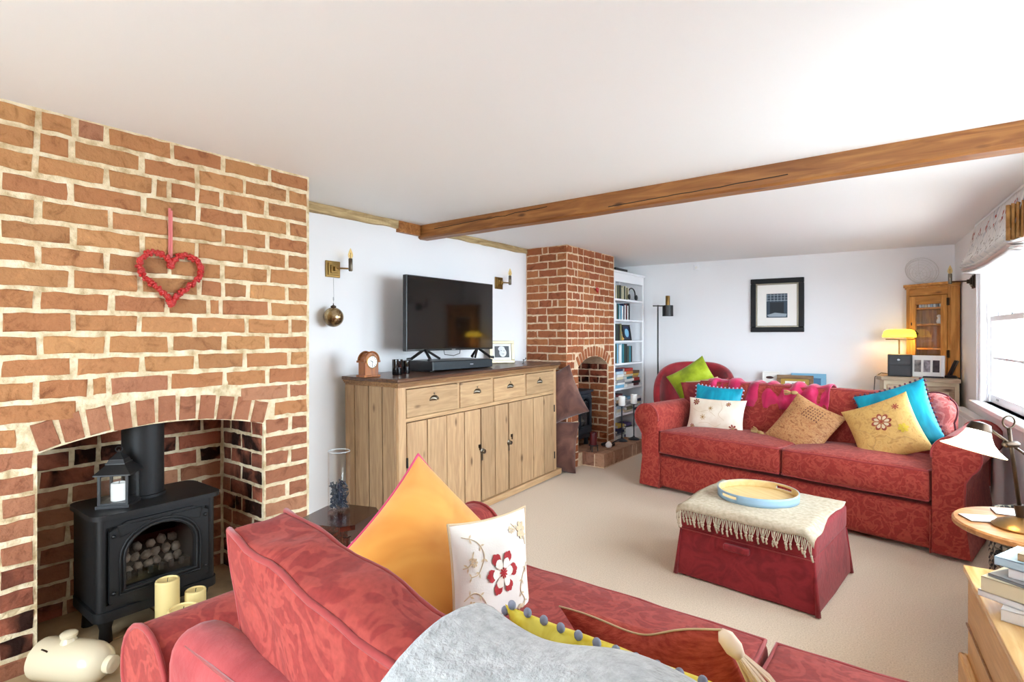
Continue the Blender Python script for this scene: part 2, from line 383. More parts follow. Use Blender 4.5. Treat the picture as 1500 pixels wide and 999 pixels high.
# ceiling beam: slightly uneven squared oak
def beam():
    mb = MB(); N = 60; rows = []; xa, xb = W0, .62
    for i in range(N+1):
        x = xa+(xb-xa)*i/N; w = .006
        j = lambda k: w*noise.noise((x*2.5, k*7.7, 3))
        rows.append([(x, 3.03+j(0), CEIL-.098+j(1)), (x, 3.035+j(0)+.012, CEIL-.108+j(1)), (x, 3.13+j(2), CEIL-.108+j(3)), (x, 3.14+j(2), CEIL-.098+j(3)), (x, 3.14+j(4), CEIL), (x, 3.03+j(5), CEIL)])
    v = [p for r in rows for p in r]; f = []
    for i in range(N):
        for k in range(6): f.append((i*6+k, i*6+(k+1) % 6, i*6+6+(k+1) % 6, i*6+6+k))
    f += [tuple(range(6)), tuple(N*6+k for k in range(6))]
    mb.add(v, f); b = stuct(mb.build('trim_2', M_beam), 'squared brown oak beam crossing the ceiling')
    ck = MB()
    for (x0, x1, z, am) in ((-3.05, -2.0, -.045, .014), (-1.55, -.55, -.088, .006)):
        ck.tube([(x0+(x1-x0)*t/24, 3.029, CEIL+z+am*noise.noise((t*.35, 2, 1))+.02*(t/24)) for t in range(25)], .0025, 5)
    ck.build('drying_crack', M_wick, b)
beam()

# ------------------------------------------------------------------ brickwork
BCACHE = {}
def brick_mesh(L, H, D, var):
    k = (int(L*250)/250, round(H, 3), var)
    if k in BCACHE: return BCACHE[k]
    r = random.Random(hash(k) & 0xffff); mb = MB(); L = max(.012, k[0]); H = k[1]
    nx = 5 if L > .1 else 2
    xs = [-L/2 + L*i/nx for i in range(nx+1)]; j = lambda a: r.uniform(-a, a)
    fr = []; bk = []; c = .004
    for zi in (-1, 1):
        fr.append([(x + (c if i == 0 else -c if i == nx else 0)+j(.0035), -D/2+j(.0025), zi*(H/2-c)+j(.0045)) for i, x in enumerate(xs)])
        bk.append([(x+j(.004), -D/2+.009, zi*H/2+j(.0035)) for x in xs])
    v = fr[0]+fr[1]+bk[0]+bk[1]; n = nx+1; f = []
    for i in range(nx):
        f.append((i, i+1, n+i+1, n+i)); f.append((2*n+i, 2*n+i+1, i+1, i)); f.append((n+i, n+i+1, 3*n+i+1, 3*n+i))
    f.append((0, n, 3*n, 2*n)); f.append((nx, 2*n+nx, 3*n+nx, n+nx))
    # sides running back into the joint
    w = [(x, D/2, s*H/2) for s in (-1, 1) for x in (-L/2, L/2)]; b0 = len(v); v += w
    f += [(2*n, 3*n, b0+2, b0), (2*n+nx, 3*n+nx, b0+3, b0+1)]
    f.append(tuple([2*n+i for i in range(n)] + [b0+1, b0])); f.append(tuple([3*n+i for i in range(n)] + [b0+3, b0+2])); f.append((b0, b0+1, b0+3, b0+2))
    mb.add(v, f); BCACHE[k] = mb.mesh('brick', None); BCACHE[k].materials.append(M_brick); return BCACHE[k]
def place_brick(L, H, D, M, mat, parent, name='brick'):
    o = bpy.data.objects.new(name, brick_mesh(L, H, D, rng.randrange(4))); col.objects.link(o); o.parent = parent; o.matrix_local = M
    o.material_slots[0].link = 'OBJECT'; o.material_slots[0].material = mat
    return o
def lay(parent, u0, u1, z0, z1, course, L, joint, holes, frame, matf, D=.03, seed=0, header_p=.12):
    """courses of bricks on a face; frame(u, z) -> matrix; holes(za, zb) -> excluded (a, b) spans"""
    r = random.Random(seed); z = z0; row = 0
    while z < z1-.02:
        h = min(course, z1-z); spans = [(u0, u1)]
        for a, b in holes(z, z+h):
            spans = [s for p, q in spans for s in ((p, min(q, a)), (max(p, b), q)) if s[1]-s[0] > .02]
        # joint positions for this course, counted from u1
        cuts = []; p = u1 - (L if row % 2 == 0 else L/2)
        while p > u0-.3:
            cuts.append(p + r.uniform(-.012, .012))
            if r.random() < header_p: cuts.append(p - L*r.choice((.28, .5, .5)))
            p -= L
        for a, b in spans:
            e = [a] + sorted(c for c in cuts if a+.045 < c < b-.045) + [b]
            for p, q in zip(e[:-1], e[1:]):
                l = q-p-joint*r.uniform(.75, 1.2); hh = h-joint*r.uniform(.8, 1.15)
                if l < .02 or hh < .015: continue
                M = frame((p+q)/2, z+h/2+r.uniform(-.002, .002)) @ T(0, r.uniform(-.003, .003), 0) @ RY(r.uniform(-.5, .5))
                place_brick(l, round(hh, 3), D, M, matf((p+q)/2, z+h/2, r), parent)
        z += course; row += 1
def chimney(name, label, y0, y1, xf, xb, oa, ob, spring, rise, ring, mortar):
    cy = (oa+ob)/2; hw = (ob-oa)/2; RR = (hw*hw+rise*rise)/(2*rise); cz = spring+rise-RR
    arc = []
    for i in range(17):
        y = oa+(ob-oa)*i/16; arc.append((y, cz+math.sqrt(RR*RR-(y-cy)**2)))
    poly = [(y0, 0), (oa, 0)] + arc + [(ob, 0), (y1, 0), (y1, CEIL), (y0, CEIL)]
    M = Matrix.Translation((xb, 0, 0)) @ Matrix.Rotation(R(90), 4, 'Z') @ Matrix.Scale(-1, 4, (0, 1, 0))
    mb = MB().prism(poly, xf-xb, M); mb.box(W0, xb, y0, y1, 0, CEIL)
    o = stuct(mb.build(name, mortar), label)
    def holes(za, zb):
        out = []
        zm = za+.45*(zb-za)
        if zb < spring or zm < spring: out.append((oa, ob))
        else:
            q = (RR+ring)**2-(zm-cz)**2
            if q > 0:
                w = min(math.sqrt(q), hw*(1+ring/RR)+.01); out.append((cy-w-.008, cy+w+.008))
            elif za < spring+rise: out.append((oa, ob))
        return out
    return o, holes, (cy, cz, RR, hw)
def voussoirs(parent, geo, ring, n, xf, mat, D=.03):
    cy, cz, RR, hw = geo; a0 = math.asin(hw/RR)
    for i in range(n):
        a = -a0+(i+.5)*2*a0/n; w = 2*a0/n*(RR+ring/2)-.012; rad = RR+ring/2+rng.uniform(-.004, .004)
        M = T(xf+.003, cy+rad*math.sin(a), cz+rad*math.cos(a)) @ RX(-math.degrees(a)) @ RZ(90)
        place_brick(w, round(ring-.006, 3), D, M, mat, parent)
# near chimney breast
C1, holes1, geo1 = chimney('wall_chimney_near', 'old brick chimney breast with a black stove in its arched fireplace', -.55, 1.74, -2.73, -3.17, .575, 1.48, .845, .065, .118, M_mortar)
def m1(u, z, r):
    if z > 1.15: return M_brick if r.random() < .97 else M_brick_red
    if z > .9: return M_brick if r.random() < .55 else M_brick_red
    if z < .45 and .4 < u < .6: return M_brick_soot if r.random() < .5 else M_brick_red
    return M_brick_red
lay(C1, -.10, 1.735, .0, CEIL, .0872, .232, .017, holes1, lambda u, z: T(-2.740, u, z) @ RZ(90), m1, seed=3)
voussoirs(C1, geo1, .118, 11, -2.742, M_brick_red)
# reveal facing the camera side, and the fireback
def m1s(u, z, r): return M_brick_soot if r.random() < .55 or z > .7 else M_brick_red
lay(C1, -3.165, -2.74, 0, .87, .086, .22, .013, lambda a, b: [], lambda u, z: T(u, 1.490, z), m1s, seed=9)
def m1b(u, z, r): return M_brick_soot if z > .62 else (M_brick_red if r.random() < .9 else M_brick_soot)
lay(C1, .58, 1.475, 0, .91, .086, .232, .013, lambda a, b: [], lambda u, z: T(-3.180, u, z) @ RZ(90), m1b, seed=12)
# far chimney breast
C2, holes2, geo2 = chimney('wall_chimney_far', 'red brick chimney breast with a small arched fireplace beyond the sideboard', 4.51, 5.51, -2.75, -3.2, 4.73, 5.37, .99, .10, .108, M_mortar2)
m2 = lambda u, z, r: M_brick2
lay(C2, 4.515, 5.505, .0, CEIL, .0752, .225, .011, holes2, lambda u, z: T(-2.760, u, z) @ RZ(90), m2, seed=21, header_p=.3)
lay(C2, W0+.005, -2.745, .0, CEIL, .0752, .225, .011, lambda a, b: [], lambda u, z: T(u, 4.520, z), m2, seed=22)
voussoirs(C2, geo2, .108, 13, -2.762, M_brick2)
lay(C2, -3.195, -2.755, .1, 1.0, .0752, .225, .011, lambda a, b: [], lambda u, z: T(u, 5.380, z), lambda u, z, r: M_brick2 if z < .8 else M_brick2_soot, seed=23)
lay(C2, 4.74, 5.365, .1, 1.08, .0752, .225, .011, lambda a, b: [], lambda u, z: T(-3.210, u, z) @ RZ(90), lambda u, z, r: M_brick2_soot, seed=24)

# hearths
H1 = stuct(MB().box(-3.16, -2.0, .30, 1.55, 0, .008).build('floor_hearth_near', M_mortar), 'stone flag hearth in front of the near stove')
fl = [(-2.72, -2.22, .31, .78), (-2.72, -2.30, .79, 1.20), (-2.72, -2.26, 1.21, 1.54), (-2.21, -2.01, .31, .70), (-2.21, -2.01, .71, 1.54), (-2.29, -2.22, .79, 1.20), (-2.25, -2.22, 1.21, 1.54), (-3.15, -2.73, .585, 1.02), (-3.15, -2.73, 1.03, 1.47)]
for a, b, c_, d in fl: MB().box(a, b, c_, d, 0, .022, bev=.004).build('flagstone', M_flag, H1)
hp = [(-2.75, 4.80), (-2.50, 4.80), (-2.50, 5.80), (-2.75, 5.80)]
H2 = stuct(MB().box(-2.755, -2.505, 4.805, 5.80, 0, .128).box(-3.19, -2.75, 4.735, 5.365, 0, .128).build('floor_hearth_far', M_mortar2), 'raised brick hearth before the far fireplace')
def hb(x0, x1, y0, y1): MB().box(x0+.004, x1-.004, y0+.004, y1-.004, .01, .14, bev=.004).build('hearth_brick', M_hbrick, H2)
y = 4.80
for L in (.22, .21, .22, .11, .24):
    hb(-2.61, -2.50, y, y+L); y += L
for x0, x1 in ((-2.752, -2.61),):
    y = 4.80
    for L in (.11, .22, .20, .25, .22): hb(x0, x1, y, y+L); y += L
for i in range(3):
    for j in range(3): hb(-3.19+.146*i, -3.19+.146*(i+1), 4.737+.209*j, 4.737+.209*(j+1))

# ------------------------------------------------------------------ near fireplace
def arch_plate(mb, w, z0, z1, aw, a0, a1, rise, y0, y1, n=10):
    """upright plate (front at y0) with an arched hole; hole half-width aw, from a0 to a1, arch rise"""
    hole = [(-aw, a0)] + [(-aw, a0+(a1-rise-a0)*k/4) for k in range(1, 5)]
    hole += [(-aw*math.cos(math.pi*k/n), a1-rise+rise*math.sin(math.pi*k/n)) for k in range(1, n)]
    hole += [(aw, a0+(a1-rise-a0)*k/4) for k in range(4, -1, -1)] + [(aw*(1-k/3), a0) for k in (2, 3, 4)]
    cx, cz = 0, (a0+a1)/2; out = []
    for x, z in hole:
        dx, dz = x-cx, z-cz; t = min((w/abs(dx)) if abs(dx) > 1e-6 else 9, ((z1-cz)/dz) if dz > 1e-6 else ((cz-z0)/-dz if dz < -1e-6 else 9)); out.append((cx+dx*t, cz+dz*t))
    # corners of the outer rectangle
    n_ = len(hole); v = []; f = []
    for yy in (y0, y1):
        v += [(x, yy, z) for x, z in hole] + [(x, yy, z) for x, z in out]
    b = 2*n_
    for i in range(n_):
        j = (i+1) % n_
        f += [(i, j, n_+j, n_+i), (b+i, b+n_+i, b+n_+j, b+j), (i, b+i, b+j, j), (n_+i, n_+j, b+n_+j, b+n_+i)]
    mb.add(v, f)
    return hole
def stove(loc, rz, W, D, H, leg, mat, label, flue_r, coals=True, detail=True):
    st = thing('stove', loc, rz, label, 'stove')
    h = W/2
    # rounded body
    def plan(hw, d0, d1, r):
        p = []
        for cx, cy, a0 in ((hw-r, d0+r, -90), (hw-r, d1-r, 0), (-hw+r, d1-r, 90), (-hw+r, d0+r, 180)):
            for k in range(5): a = R(a0+22.5*k); p.append((cx+r*math.cos(a), cy+r*math.sin(a)))
        return p
    # body shell: sides, back, top and bottom around the fire box
    b = MB()
    b.box(-h, -h+.075, -D/2+.012, D/2, leg, H-.02).box(h-.075, h, -D/2+.012, D/2, leg, H-.02)
    b.box(-h+.07, h-.07, D/2-.02, D/2, leg, H-.02).box(-h+.02, h-.02, -D/2, D/2, H-.06, H-.02).box(-h+.02, h-.02, -D/2, D/2, leg, leg+.05)
    b.tube([(-h+.02, -D/2+.02, leg), (-h+.02, -D/2+.02, H-.02)], .022, 12).tube([(h-.02, -D/2+.02, leg), (h-.02, -D/2+.02, H-.02)], .022, 12)
    b.build('body', mat, st, smooth=35)
    MB().plan(plan(h+.025, -D/2-.03, D/2, .05), H-.02, H).build('top_plate', mat, st, smooth=30)
    MB().plan(plan(h+.012, -D/2-.012, D/2, .04), leg-.012, leg+.028).build('base_moulding', mat, st, smooth=30)
    for sx in (-1, 1):
        for sy in (-1, 1):
            MB().lathe([(.026, 0), (.022, leg*.5), (.034, leg-.012)], 10, T(sx*(h-.04), sy*(D/2-.045), 0)).build('leg', mat, st, smooth=40)
    dw = h*.84; dz0, dz1 = leg+.03, H-.045; mb = MB()
    aw, a0, a1, rs = dw*.70, leg+.11, H-.085, .11*(W/.46)
    arch_plate(mb, dw, dz0, dz1, aw, a0, a1, rs, -D/2-.016, -D/2+.004)
    d = mb.build('door', mat, st)
    for off, rr in ((.008, .006), (.022, .005)):
        n = 12; pts = [(-aw-off, -D/2-.018, a0-off)] + [(-(aw+off)*math.cos(math.pi*k/n), -D/2-.018, a1-rs+(rs+off)*math.sin(math.pi*k/n)) for k in range(n+1)] + [(aw+off, -D/2-.018, a0-off)]
        MB().tube(pts, rr, 6, closed=True).build('door_moulding', mat, d, smooth=True)
    for sx in (-1, 1):
        for z in (dz0+.07, dz1-.05):
            MB().sphere((sx*dw*.93, -D/2-.02, z), .008, 8, 6).build('bolt', M_blackplastic, d, smooth=True)
        if detail:
            z1_ = dz1-.012; zt = dz1-.06
            MB().tube([(sx*(dw*.86), -D/2-.017, z1_), (sx*.035, -D/2-.017, z1_), (sx*.05, -D/2-.017, z1_-.018), (sx*dw*.80, -D/2-.017, zt)], .0022, 5, closed=True).build('relief_line', mat, d, smooth=True)
    mg = MB(); mg.box(-aw, aw, -D/2-.003, -D/2+.001, a0, a1-rs*.35); mg.build('glass', M_stoveglass, st)
    MB().box(-aw-.02, aw+.02, D/2-.06, D/2-.03, leg+.05, H-.06).build('fire_back', M_black_soot, st)
    if coals:
        rr = random.Random(5)
        for row, (zz, yy, nn) in enumerate(((a0+.035, -.07, 6), (a0+.075, -.05, 6), (a0+.115, -.03, 5))):
            for k in range(nn):
                g = bmesh.new(); bmesh.ops.create_icosphere(g, subdivisions=1, radius=1); mb = MB()
                g.verts.index_update(); q = [Vector((v.co.x*rr.uniform(.8, 1.1)*.026, v.co.y*.022, v.co.z*rr.uniform(.75, 1.05)*.022)) for v in g.verts]
                mb.add(q, [[v.index for v in f.verts] for f in g.faces]); g.free()
                mb.build('coal', M_coal, st, ((k-(nn-1)/2)*aw*1.8/nn+rr.uniform(-.006, .006), yy*D/.32, zz+rr.uniform(-.005, .005)), (rr.random()*3, rr.random()*3, 0), smooth=60)
        MB().box(-aw-.01, aw+.01, -.10*D/.32, .08*D/.32, leg+.05, a0+.018).build('fuel_bed', M_black_soot, st)
        for k in range(6):
            MB().box(-.009, .009, -.008, .008, 0, .032, bev=.002).build('grate_block', M_castiron, st, ((k-2.5)*aw*.31, -.105*D/.32, a0+.004))
    if flue_r:
        MB().lathe([(flue_r+.008, H-.002), (flue_r+.008, H+.012), (flue_r, H+.014), (flue_r, H+.43)], 28, T(0, D*.14, 0)).build('flue_pipe', mat, st, smooth=40)
    return st
def pillar(name, loc, r, h, mat, label, group=None, wick=True):
    t = thing(name, loc, 0, label, 'candle', group)
    MB().lathe([(r*.97, 0), (r, .006), (r, h-.008), (r*.96, h-.002), (r*.86, h), (r*.80, h-.006), (r*.3, h-.010), (.0015, h-.011)], 24).build('wax', mat, t, smooth=50)
    if wick: MB().tube([(0, 0, h-.012), (.001, 0, h-.002), (.003, .001, h+.006)], .0014, 5).build('wick', M_wick, t)
    return t
def lantern(loc, rz, s, h, mat, label, glassm=None):
    L = thing('lantern', loc, rz, label, 'lantern'); a = s/2
    MB().box(-a-.006, a+.006, -a-.006, a+.006, 0, .012).box(-a, a, -a, a, .012, .02).build('base', mat, L)
    zb, zt = .02, h*.55
    for sx in (-1, 1):
        for sy in (-1, 1): MB().box(-.005, .005, -.005, .005, 0, zt-zb).build('post', mat, L, (sx*(a-.005), sy*(a-.005), zb))
    for k in range(4):
        MB().box(-a+.01, a-.01, -.001, .001, zb, zt).build('pane', M_glass, L, (0, 0, 0)).matrix_local = RZ(90*k) @ T(0, -a+.004, 0)
    q = [(a+.012, zt), (a+.012, zt+.006), (a*.62, zt+h*.17), (a*.66, zt+h*.17), (a*.66, zt+h*.19), (a*.60, zt+h*.19), (a*.5, zt+h*.24), (a*.5, zt+h*.25), (a*.08, zt+h*.36)]
    MB().lathe([(r*math.sqrt(2), z) for r, z in q], 4, RZ(45)).build('roof', mat, L)
    MB().lathe([(.004, zt+h*.35), (.007, zt+h*.37), (.003, zt+h*.40)], 8).tube([(.014*math.cos(R(k*30)), 0, zt+h*.41+.012*math.sin(R(k*30))) for k in range(12)], .002, 5, closed=True).build('ring', mat, L)
    return L
stove((-2.84, .985, .022), R(90), .46, .31, .545, .115, M_castiron, 'large black gas stove with arched glass door and coals in brick recess', .083)
lantern((-2.80, .865, .567), R(50), .115, .25, M_black, 'black metal lantern with white candle standing on the large stove')
pillar('lantern_candle', (-2.80, .865, .587), .030, .075, M_waxwhite, 'white candle inside the lantern on the large black stove')
pillar('pillar_candle', (-2.60, .98, .022), .046, .232, M_wax, 'tallest ivory pillar candle on the hearth before the large stove')
pillar('pillar_candle', (-2.58, 1.085, .022), .042, .155, M_wax, 'shorter narrow ivory candle beside the tallest one on stone hearth')
pillar('pillar_candle', (-2.455, .985, .022), .060, .150, M_wax, 'broad squat ivory candle nearest the red sofa arm')
# stoneware hot water bottle lying on the hearth
wb = thing('hot_water_bottle', (-2.52, .635, .022), R(29), 'cream stoneware hot water bottle lying on the stone hearth', 'bottle')
RB = .074
MB().lathe([(.001, -.135), (RB*.8, -.135), (RB*.97, -.128), (RB, -.115), (RB, .05), (RB*.96, .085), (RB*.8, .118), (RB*.55, .138), (RB*.30, .147), (RB*.30, .150)], 30, T(0, 0, RB) @ RY(90)).build('body', M_ceramic, wb, smooth=45)
MB().lathe([(.030, 0), (.032, .012), (.030, .022), (.02, .026)], 20, T(.145, 0, RB) @ RY(90)).build('end_knob', M_ceramic, wb, smooth=40)
MB().lathe([(.03, 0), (.024, .012), (.022, .02)], 18, T(-.02, 0, 2*RB-.008)).build('neck', M_ceramic, wb, smooth=40)
MB().lathe([(.020, 0), (.027, .003), (.028, .013), (.022, .018), (.005, .019)], 18, T(-.02, 0, 2*RB+.012)).build('stopper', M_ceramic, wb, smooth=40)
MB().tube([(-.085+.01*k, -.045-.002*k, RB+.058-.0014*k*k*.2) for k in range(4)], .003, 5).build('hook', M_bronze, wb)
# heart wreath
hw_ = thing('heart_wreath', (-2.712, 1.035, 1.575), 0, 'red berry heart wreath hanging by pink ribbon on the near chimney', 'wreath')
def heart_pts(sc, n):
    o = []
    for k in range(n):
        t = 2*math.pi*k/n; o.append((16*math.sin(t)**3*sc, (13*math.cos(t)-5*math.cos(2*t)-2*math.cos(3*t)-math.cos(4*t))*sc))
    return o
hp_ = heart_pts(.0078, 90); mb = MB(); rr = random.Random(2)
MB().tube([(0, y, z) for y, z in hp_], .008, 6, closed=True).build('wire_hoop', M_berry, hw_)
for i, (y, z) in enumerate(hp_):
    for k in range(5):
        a = rr.uniform(-1.8, 1.8); q = rr.uniform(0, 6.28); mb.sphere((.006+.010*math.cos(a), y+.011*math.sin(a)*math.cos(q), z+.011*math.sin(a)*math.sin(q)), rr.uniform(.006, .0085), 7, 5)
tag(mb.build('berries', M_berry, hw_, smooth=True), kind='stuff')
mb = MB(); mb.box(-.004, -.002, -.008, .002, .04, .30, T(0, 0, 0)); mb.box(-.001, .001, -.001, .008, .04, .29, T(0, 0, 0)); mb.build('ribbon', M_ribbon, hw_)

# ------------------------------------------------------------------ sideboard
TILT = .7
SB = thing('sideboard', (-2.62, 2.30, -.008), 0, 'long stripped pine sideboard with four drawers and plank doors', 'sideboard', rot=(0, R(-TILT), R(93)))
def sbm(x0, x1, y0, y1, z0, z1, name, mat, parent=SB, bev=.003): return MB().box(x0, x1, y0, y1, z0, z1, bev=bev).build(name, mat, parent)
SL, SD, ST = 1.99, .50, 1.04
# worktop with moulded edge
sbm(-.035, SL+.035, -.035, SD, ST-.024, ST, 'worktop', M_darktop, bev=.006)
for q0, q1, o_ in ((ST-.036, ST-.024, .026), (ST-.046, ST-.036, .018), (ST-.058, ST-.046, .008)):
    MB().box(-o_, SL+o_, -o_, SD-.002, q0, q1, bev=.003).build('edge_moulding', M_topedge, SB)
# frame
sbm(0, .066, 0, .06, .03, ST-.056, 'stile', M_pine); sbm(SL-.046, SL, 0, .06, .03, ST-.056, 'stile', M_pine)
sbm(.066, SL-.046, .004, .05, .968, ST-.05, 'rail', M_pine_x); sbm(.066, SL-.046, .004, .05, .755, .782, 'rail', M_pine_x)
for x in (.572, .982, 1.449): sbm(x, x+.027, .004, .05, .782, .968, 'drawer_divider', M_pine, bev=.002)
sbm(.005, SL-.005, .06, SD-.02, .05, ST-.06, 'carcass', M_wick)
def cup_pull(parent, x, z, y):
    mb = MB(); n = 10
    def f(u, v):
        a = math.pi*u; b = math.pi/2*v
        return (x-.046*math.cos(a)*math.sin(b)*1 if True else 0, y-.024*math.cos(b)*math.sin(a)**.6 if 0 < u < 1 else y, z-.012+.034*math.sin(a)*math.sin(b))
    mb.grid(f, 12, 6); o = solid(mb.build('cup_handle', M_pewter, parent, smooth=True), .002)
    MB().lathe([(.005, 0), (.006, .004)], 8, T(x, y, z+.034) @ RX(90)).build('screw', M_pewter, parent)
for x0, x1, hx in ((.070, .570, .322), (.601, .980, .794), (1.011, 1.447, 1.231), (1.478, 1.940, 1.69)):
    d = sbm(x0, x1, -.006, .04, .786, .964, 'drawer', M_pine_x, bev=.004); cup_pull(d, hx, .885, -.006)
def plank_door(xs, name, z0=.055, z1=.751):
    e = MB().box(xs[0]+.004, xs[-1]-.004, .012, .045, z0, z1).build(name, M_wick, SB)
    for a, b in zip(xs[:-1], xs[1:]):
        MB().box(a+.004, b-.004, -.006+rng.uniform(-.002, .002), .02, z0, z1, bev=.003).build('plank', M_pine, e)
    return e
d1 = plank_door([.070, .255, .449, .644, .834], 'door'); fx = plank_door([.842, 1.02, 1.201], 'fixed_panel'); d2 = plank_door([1.209, 1.391, 1.58, 1.757, 1.940], 'door')
for d, kx, kz, cx, cz in ((d1, .848, .43, .815, .475), (d2, 1.203, .435, 1.243, .485)):
    MB().lathe([(.022, 0), (.024, .004), (.012, .010), (.010, .018), (.017, .024), (.012, .030)], 16, T(kx, -.006, kz) @ RX(90)).build('knob', M_pewter, d, smooth=40)
    MB().box(cx-.012, cx+.012, -.014, -.005, cz-.012, cz+.012, bev=.002).box(cx-.004, cx+.004, -.016, -.01, cz-.03, cz+.004).build('catch', M_bronze, d)
    MB().box(kx-.008, kx+.008, -.010, -.005, kz-.07, kz-.02, bev=.002).build('escutcheon', M_pewter, d)
for d, x, z in ((d1, .068, .50), (d1, .068, .16), (d2, 1.944, .62), (d2, 1.944, .19)):
    MB().box(x-.006, x+.006, -.010, .004, z-.032, z+.032, bev=.002).build('hinge', M_castiron, d)
# plank sides
for k in range(4):
    a, b = (.018, .135, .262, .398, .496)[k:k+2]
    MB().box(-.012, .03, a+.004, b-.004, .05, ST-.056, bev=.003).build('side_plank', M_pine_side, SB)
    MB().box(SL-.03, SL+.008, a+.004, b-.004, .05, ST-.056, bev=.003).build('side_plank', M_pine_side, SB)
MB().box(-.02, SL+.06, -.022, SD-.01, 0, .05, bev=.004).build('plinth', M_pine_x, SB)
def ztop(y): return -.008+ST+math.tan(R(TILT))*(y-2.30)+.001
# mantel clock
ck = thing('mantel_clock', (-2.90, 2.28, ztop(2.28)), R(90), 'small arched wooden mantel clock on the left end of the sideboard', 'clock')
MB().box(-.066, .066, -.042, .042, 0, .014, bev=.003).build('base', M_clockwood, ck)
arch = [(-.052, .014), (.052, .014), (.052, .105)] + [(.052*math.cos(R(a)), .105+.052*math.sin(R(a))) for a in range(15, 180, 15)] + [(-.052, .105)]
MB().prism(arch, .07, T(0, -.035, 0)).build('case', M_clockwood, ck, smooth=30)
mb = MB()
for k in range(13):
    a = R(180*k/12); 
mb.tube([(.058*math.cos(R(a)), -.036, .105+.058*math.sin(R(a))) for a in range(0, 181, 12)], .006, 6).tube([(.058*math.cos(R(a)), .03, .105+.058*math.sin(R(a))) for a in range(0, 181, 12)], .006, 6)
mb.box(-.066, -.048, -.042, .04, .094, .108, bev=.003).box(.048, .066, -.042, .04, .094, .108, bev=.003); mb.build('hood_moulding', M_clockwood, ck, smooth=50)
MB().lathe([(.040, 0), (.042, .003), (.038, .005)], 28, T(0, -.035, .098) @ RX(90)).build('bezel', M_brass, ck, smooth=40)
dl = MB().lathe([(.037, .0), (.037, .0055)], 28, T(0, -.035, .098) @ RX(90)).build('dial', M_paper, ck)
mb = MB()
for k in range(12):
    mb.box(-.0014, .0014, -.0415, -.0405, .026, .033, T(0, 0, .098) @ RY(30*k))
mb.build('hour_marks', M_blackplastic, dl)
for L, w, a in ((.020, .002, 300), (.029, .0014, 182)):
    MB().box(-w, w, -.0425, -.0418, -.004, L, T(0, 0, .098) @ RY(a)).build('hand', M_blackplastic, dl)
# black tumblers
for x, y, r, h, lb in ((-2.86, 2.49, .035, .105, 'wider black glass tumbler left of the sound base'), (-2.90, 2.60, .029, .088, 'narrower black glass tumbler against the sound base')):
    g = MB().lathe([(r*.93, 0), (r, .008), (r*1.02, h), (r*.94, h), (r*.9, .012), (.001, .012)], 24, cap=False).build('tumbler', M_darkglass, loc=(x, y, ztop(y)), smooth=40); tag(g, lb, 'tumbler')
# sound base and television
sbz = ztop(3.1)
snd = thing('sound_base', (-2.96, 3.10, sbz), R(90), 'wide dark teal sound base under the television', 'speaker')
MB().box(-.335, .335, -.16, .16, .006, .074, bev=.005).build('cabinet', M_blackplastic, snd); MB().box(-.33, .33, -.166, -.158, .010, .070, bev=.002).build('grille', M_tealplastic, snd)
MB().box(.06, .095, -.168, -.165, .036, .044).build('badge', M_steel, snd)
for sx in (-1, 1): MB().box(sx*.3-.02, sx*.3+.02, -.12, .12, -.001, .008).build('foot', M_blackplastic, snd)
tv = thing('television', (-2.95, 3.13, sbz+.074), R(90), 'flat screen television with black bezel on angled legs over the sideboard', 'television')
MB().box(-.487, .487, -.010, .03, .072, .622, bev=.004).build('bezel', M_blackplastic, tv); MB().box(-.479, .479, -.0115, -.009, .086, .614).build('screen', M_screen, tv)
MB().box(-.3, .3, .03, .065, .12, .45, bev=.01).build('back_housing', M_blackplastic, tv); MB().box(-.02, .02, -.0125, -.0095, .075, .082).build('badge', M_steel, tv)
for sx in (-1, 1):
    for yy in (-.10, .10):
        MB().tube([(sx*.30, 0, .085), (sx*.34, yy, .012), (sx*.37, yy*1.15, .008)], .011, 6).build('leg', M_blackplastic, tv)
    MB().tube([(sx*.30, 0, .085), (sx*.20, -.06, .012)], .009, 6).build('leg', M_blackplastic, tv)
MB().tube([(-.08, .02, .09), (-.09, .0, .04), (-.02, -.03, .03), (.06, -.02, .045), (.1, .01, .09)], .0028, 6).build('cable', M_blackplastic, tv, smooth=True)
# photo frame
def photo_frame(loc, rz, w, h, bw, tilt, fm, mount, label, cat='picture frame', name='photo_frame'):
    t = thing(name, loc, 0, label, cat, rot=(R(-tilt), 0, rz))
    for a, b, c_, d in ((-w/2, w/2, h-bw, h), (-w/2, w/2, 0, bw), (-w/2, -w/2+bw, bw, h-bw), (w/2-bw, w/2, bw, h-bw)):
        MB().box(a, b, -.010, .010, c_, d, bev=.003).build('frame_side', fm, t)
    MB().box(-w/2+bw*.8, w/2-bw*.8, -.002, .006, bw*.8, h-bw*.8).build('mount', mount, t)
    return t
pf = photo_frame((-3.06, 3.90, ztop(3.9)), R(55), .235, .205, .028, 8, M_goldframe, M_paper, 'silver gilt frame with black and white portrait beside the television')
pic = MB().box(-.068, .068, -.004, -.001, .052, .155).build('photograph', plain('photo_dark', (36, 36, 40), .4), pf)
MB().sphere((.008, -.004, .095), .034, 16, 10, (1, .04, 1.15)).sphere((-.004, -.004, .13), .03, 14, 8, (1.1, .05, .8)).build('portrait', plain('photo_light', (222, 222, 224), .5), pic, smooth=True)
for q in ([(-.012, -.007, .112), (-.002, -.007, .115)], [(.014, -.007, .112), (.024, -.007, .11)], [(-.002, -.007, .085), (.010, -.007, .081), (.02, -.007, .085)]): MB().tube(q, .002, 5).build('face_line', M_black, pic)
st_ = thing('trinket', (-2.86, 3.95, ztop(3.95)), 0, 'tiny dark wire figure standing before the silver photo frame', 'figurine')
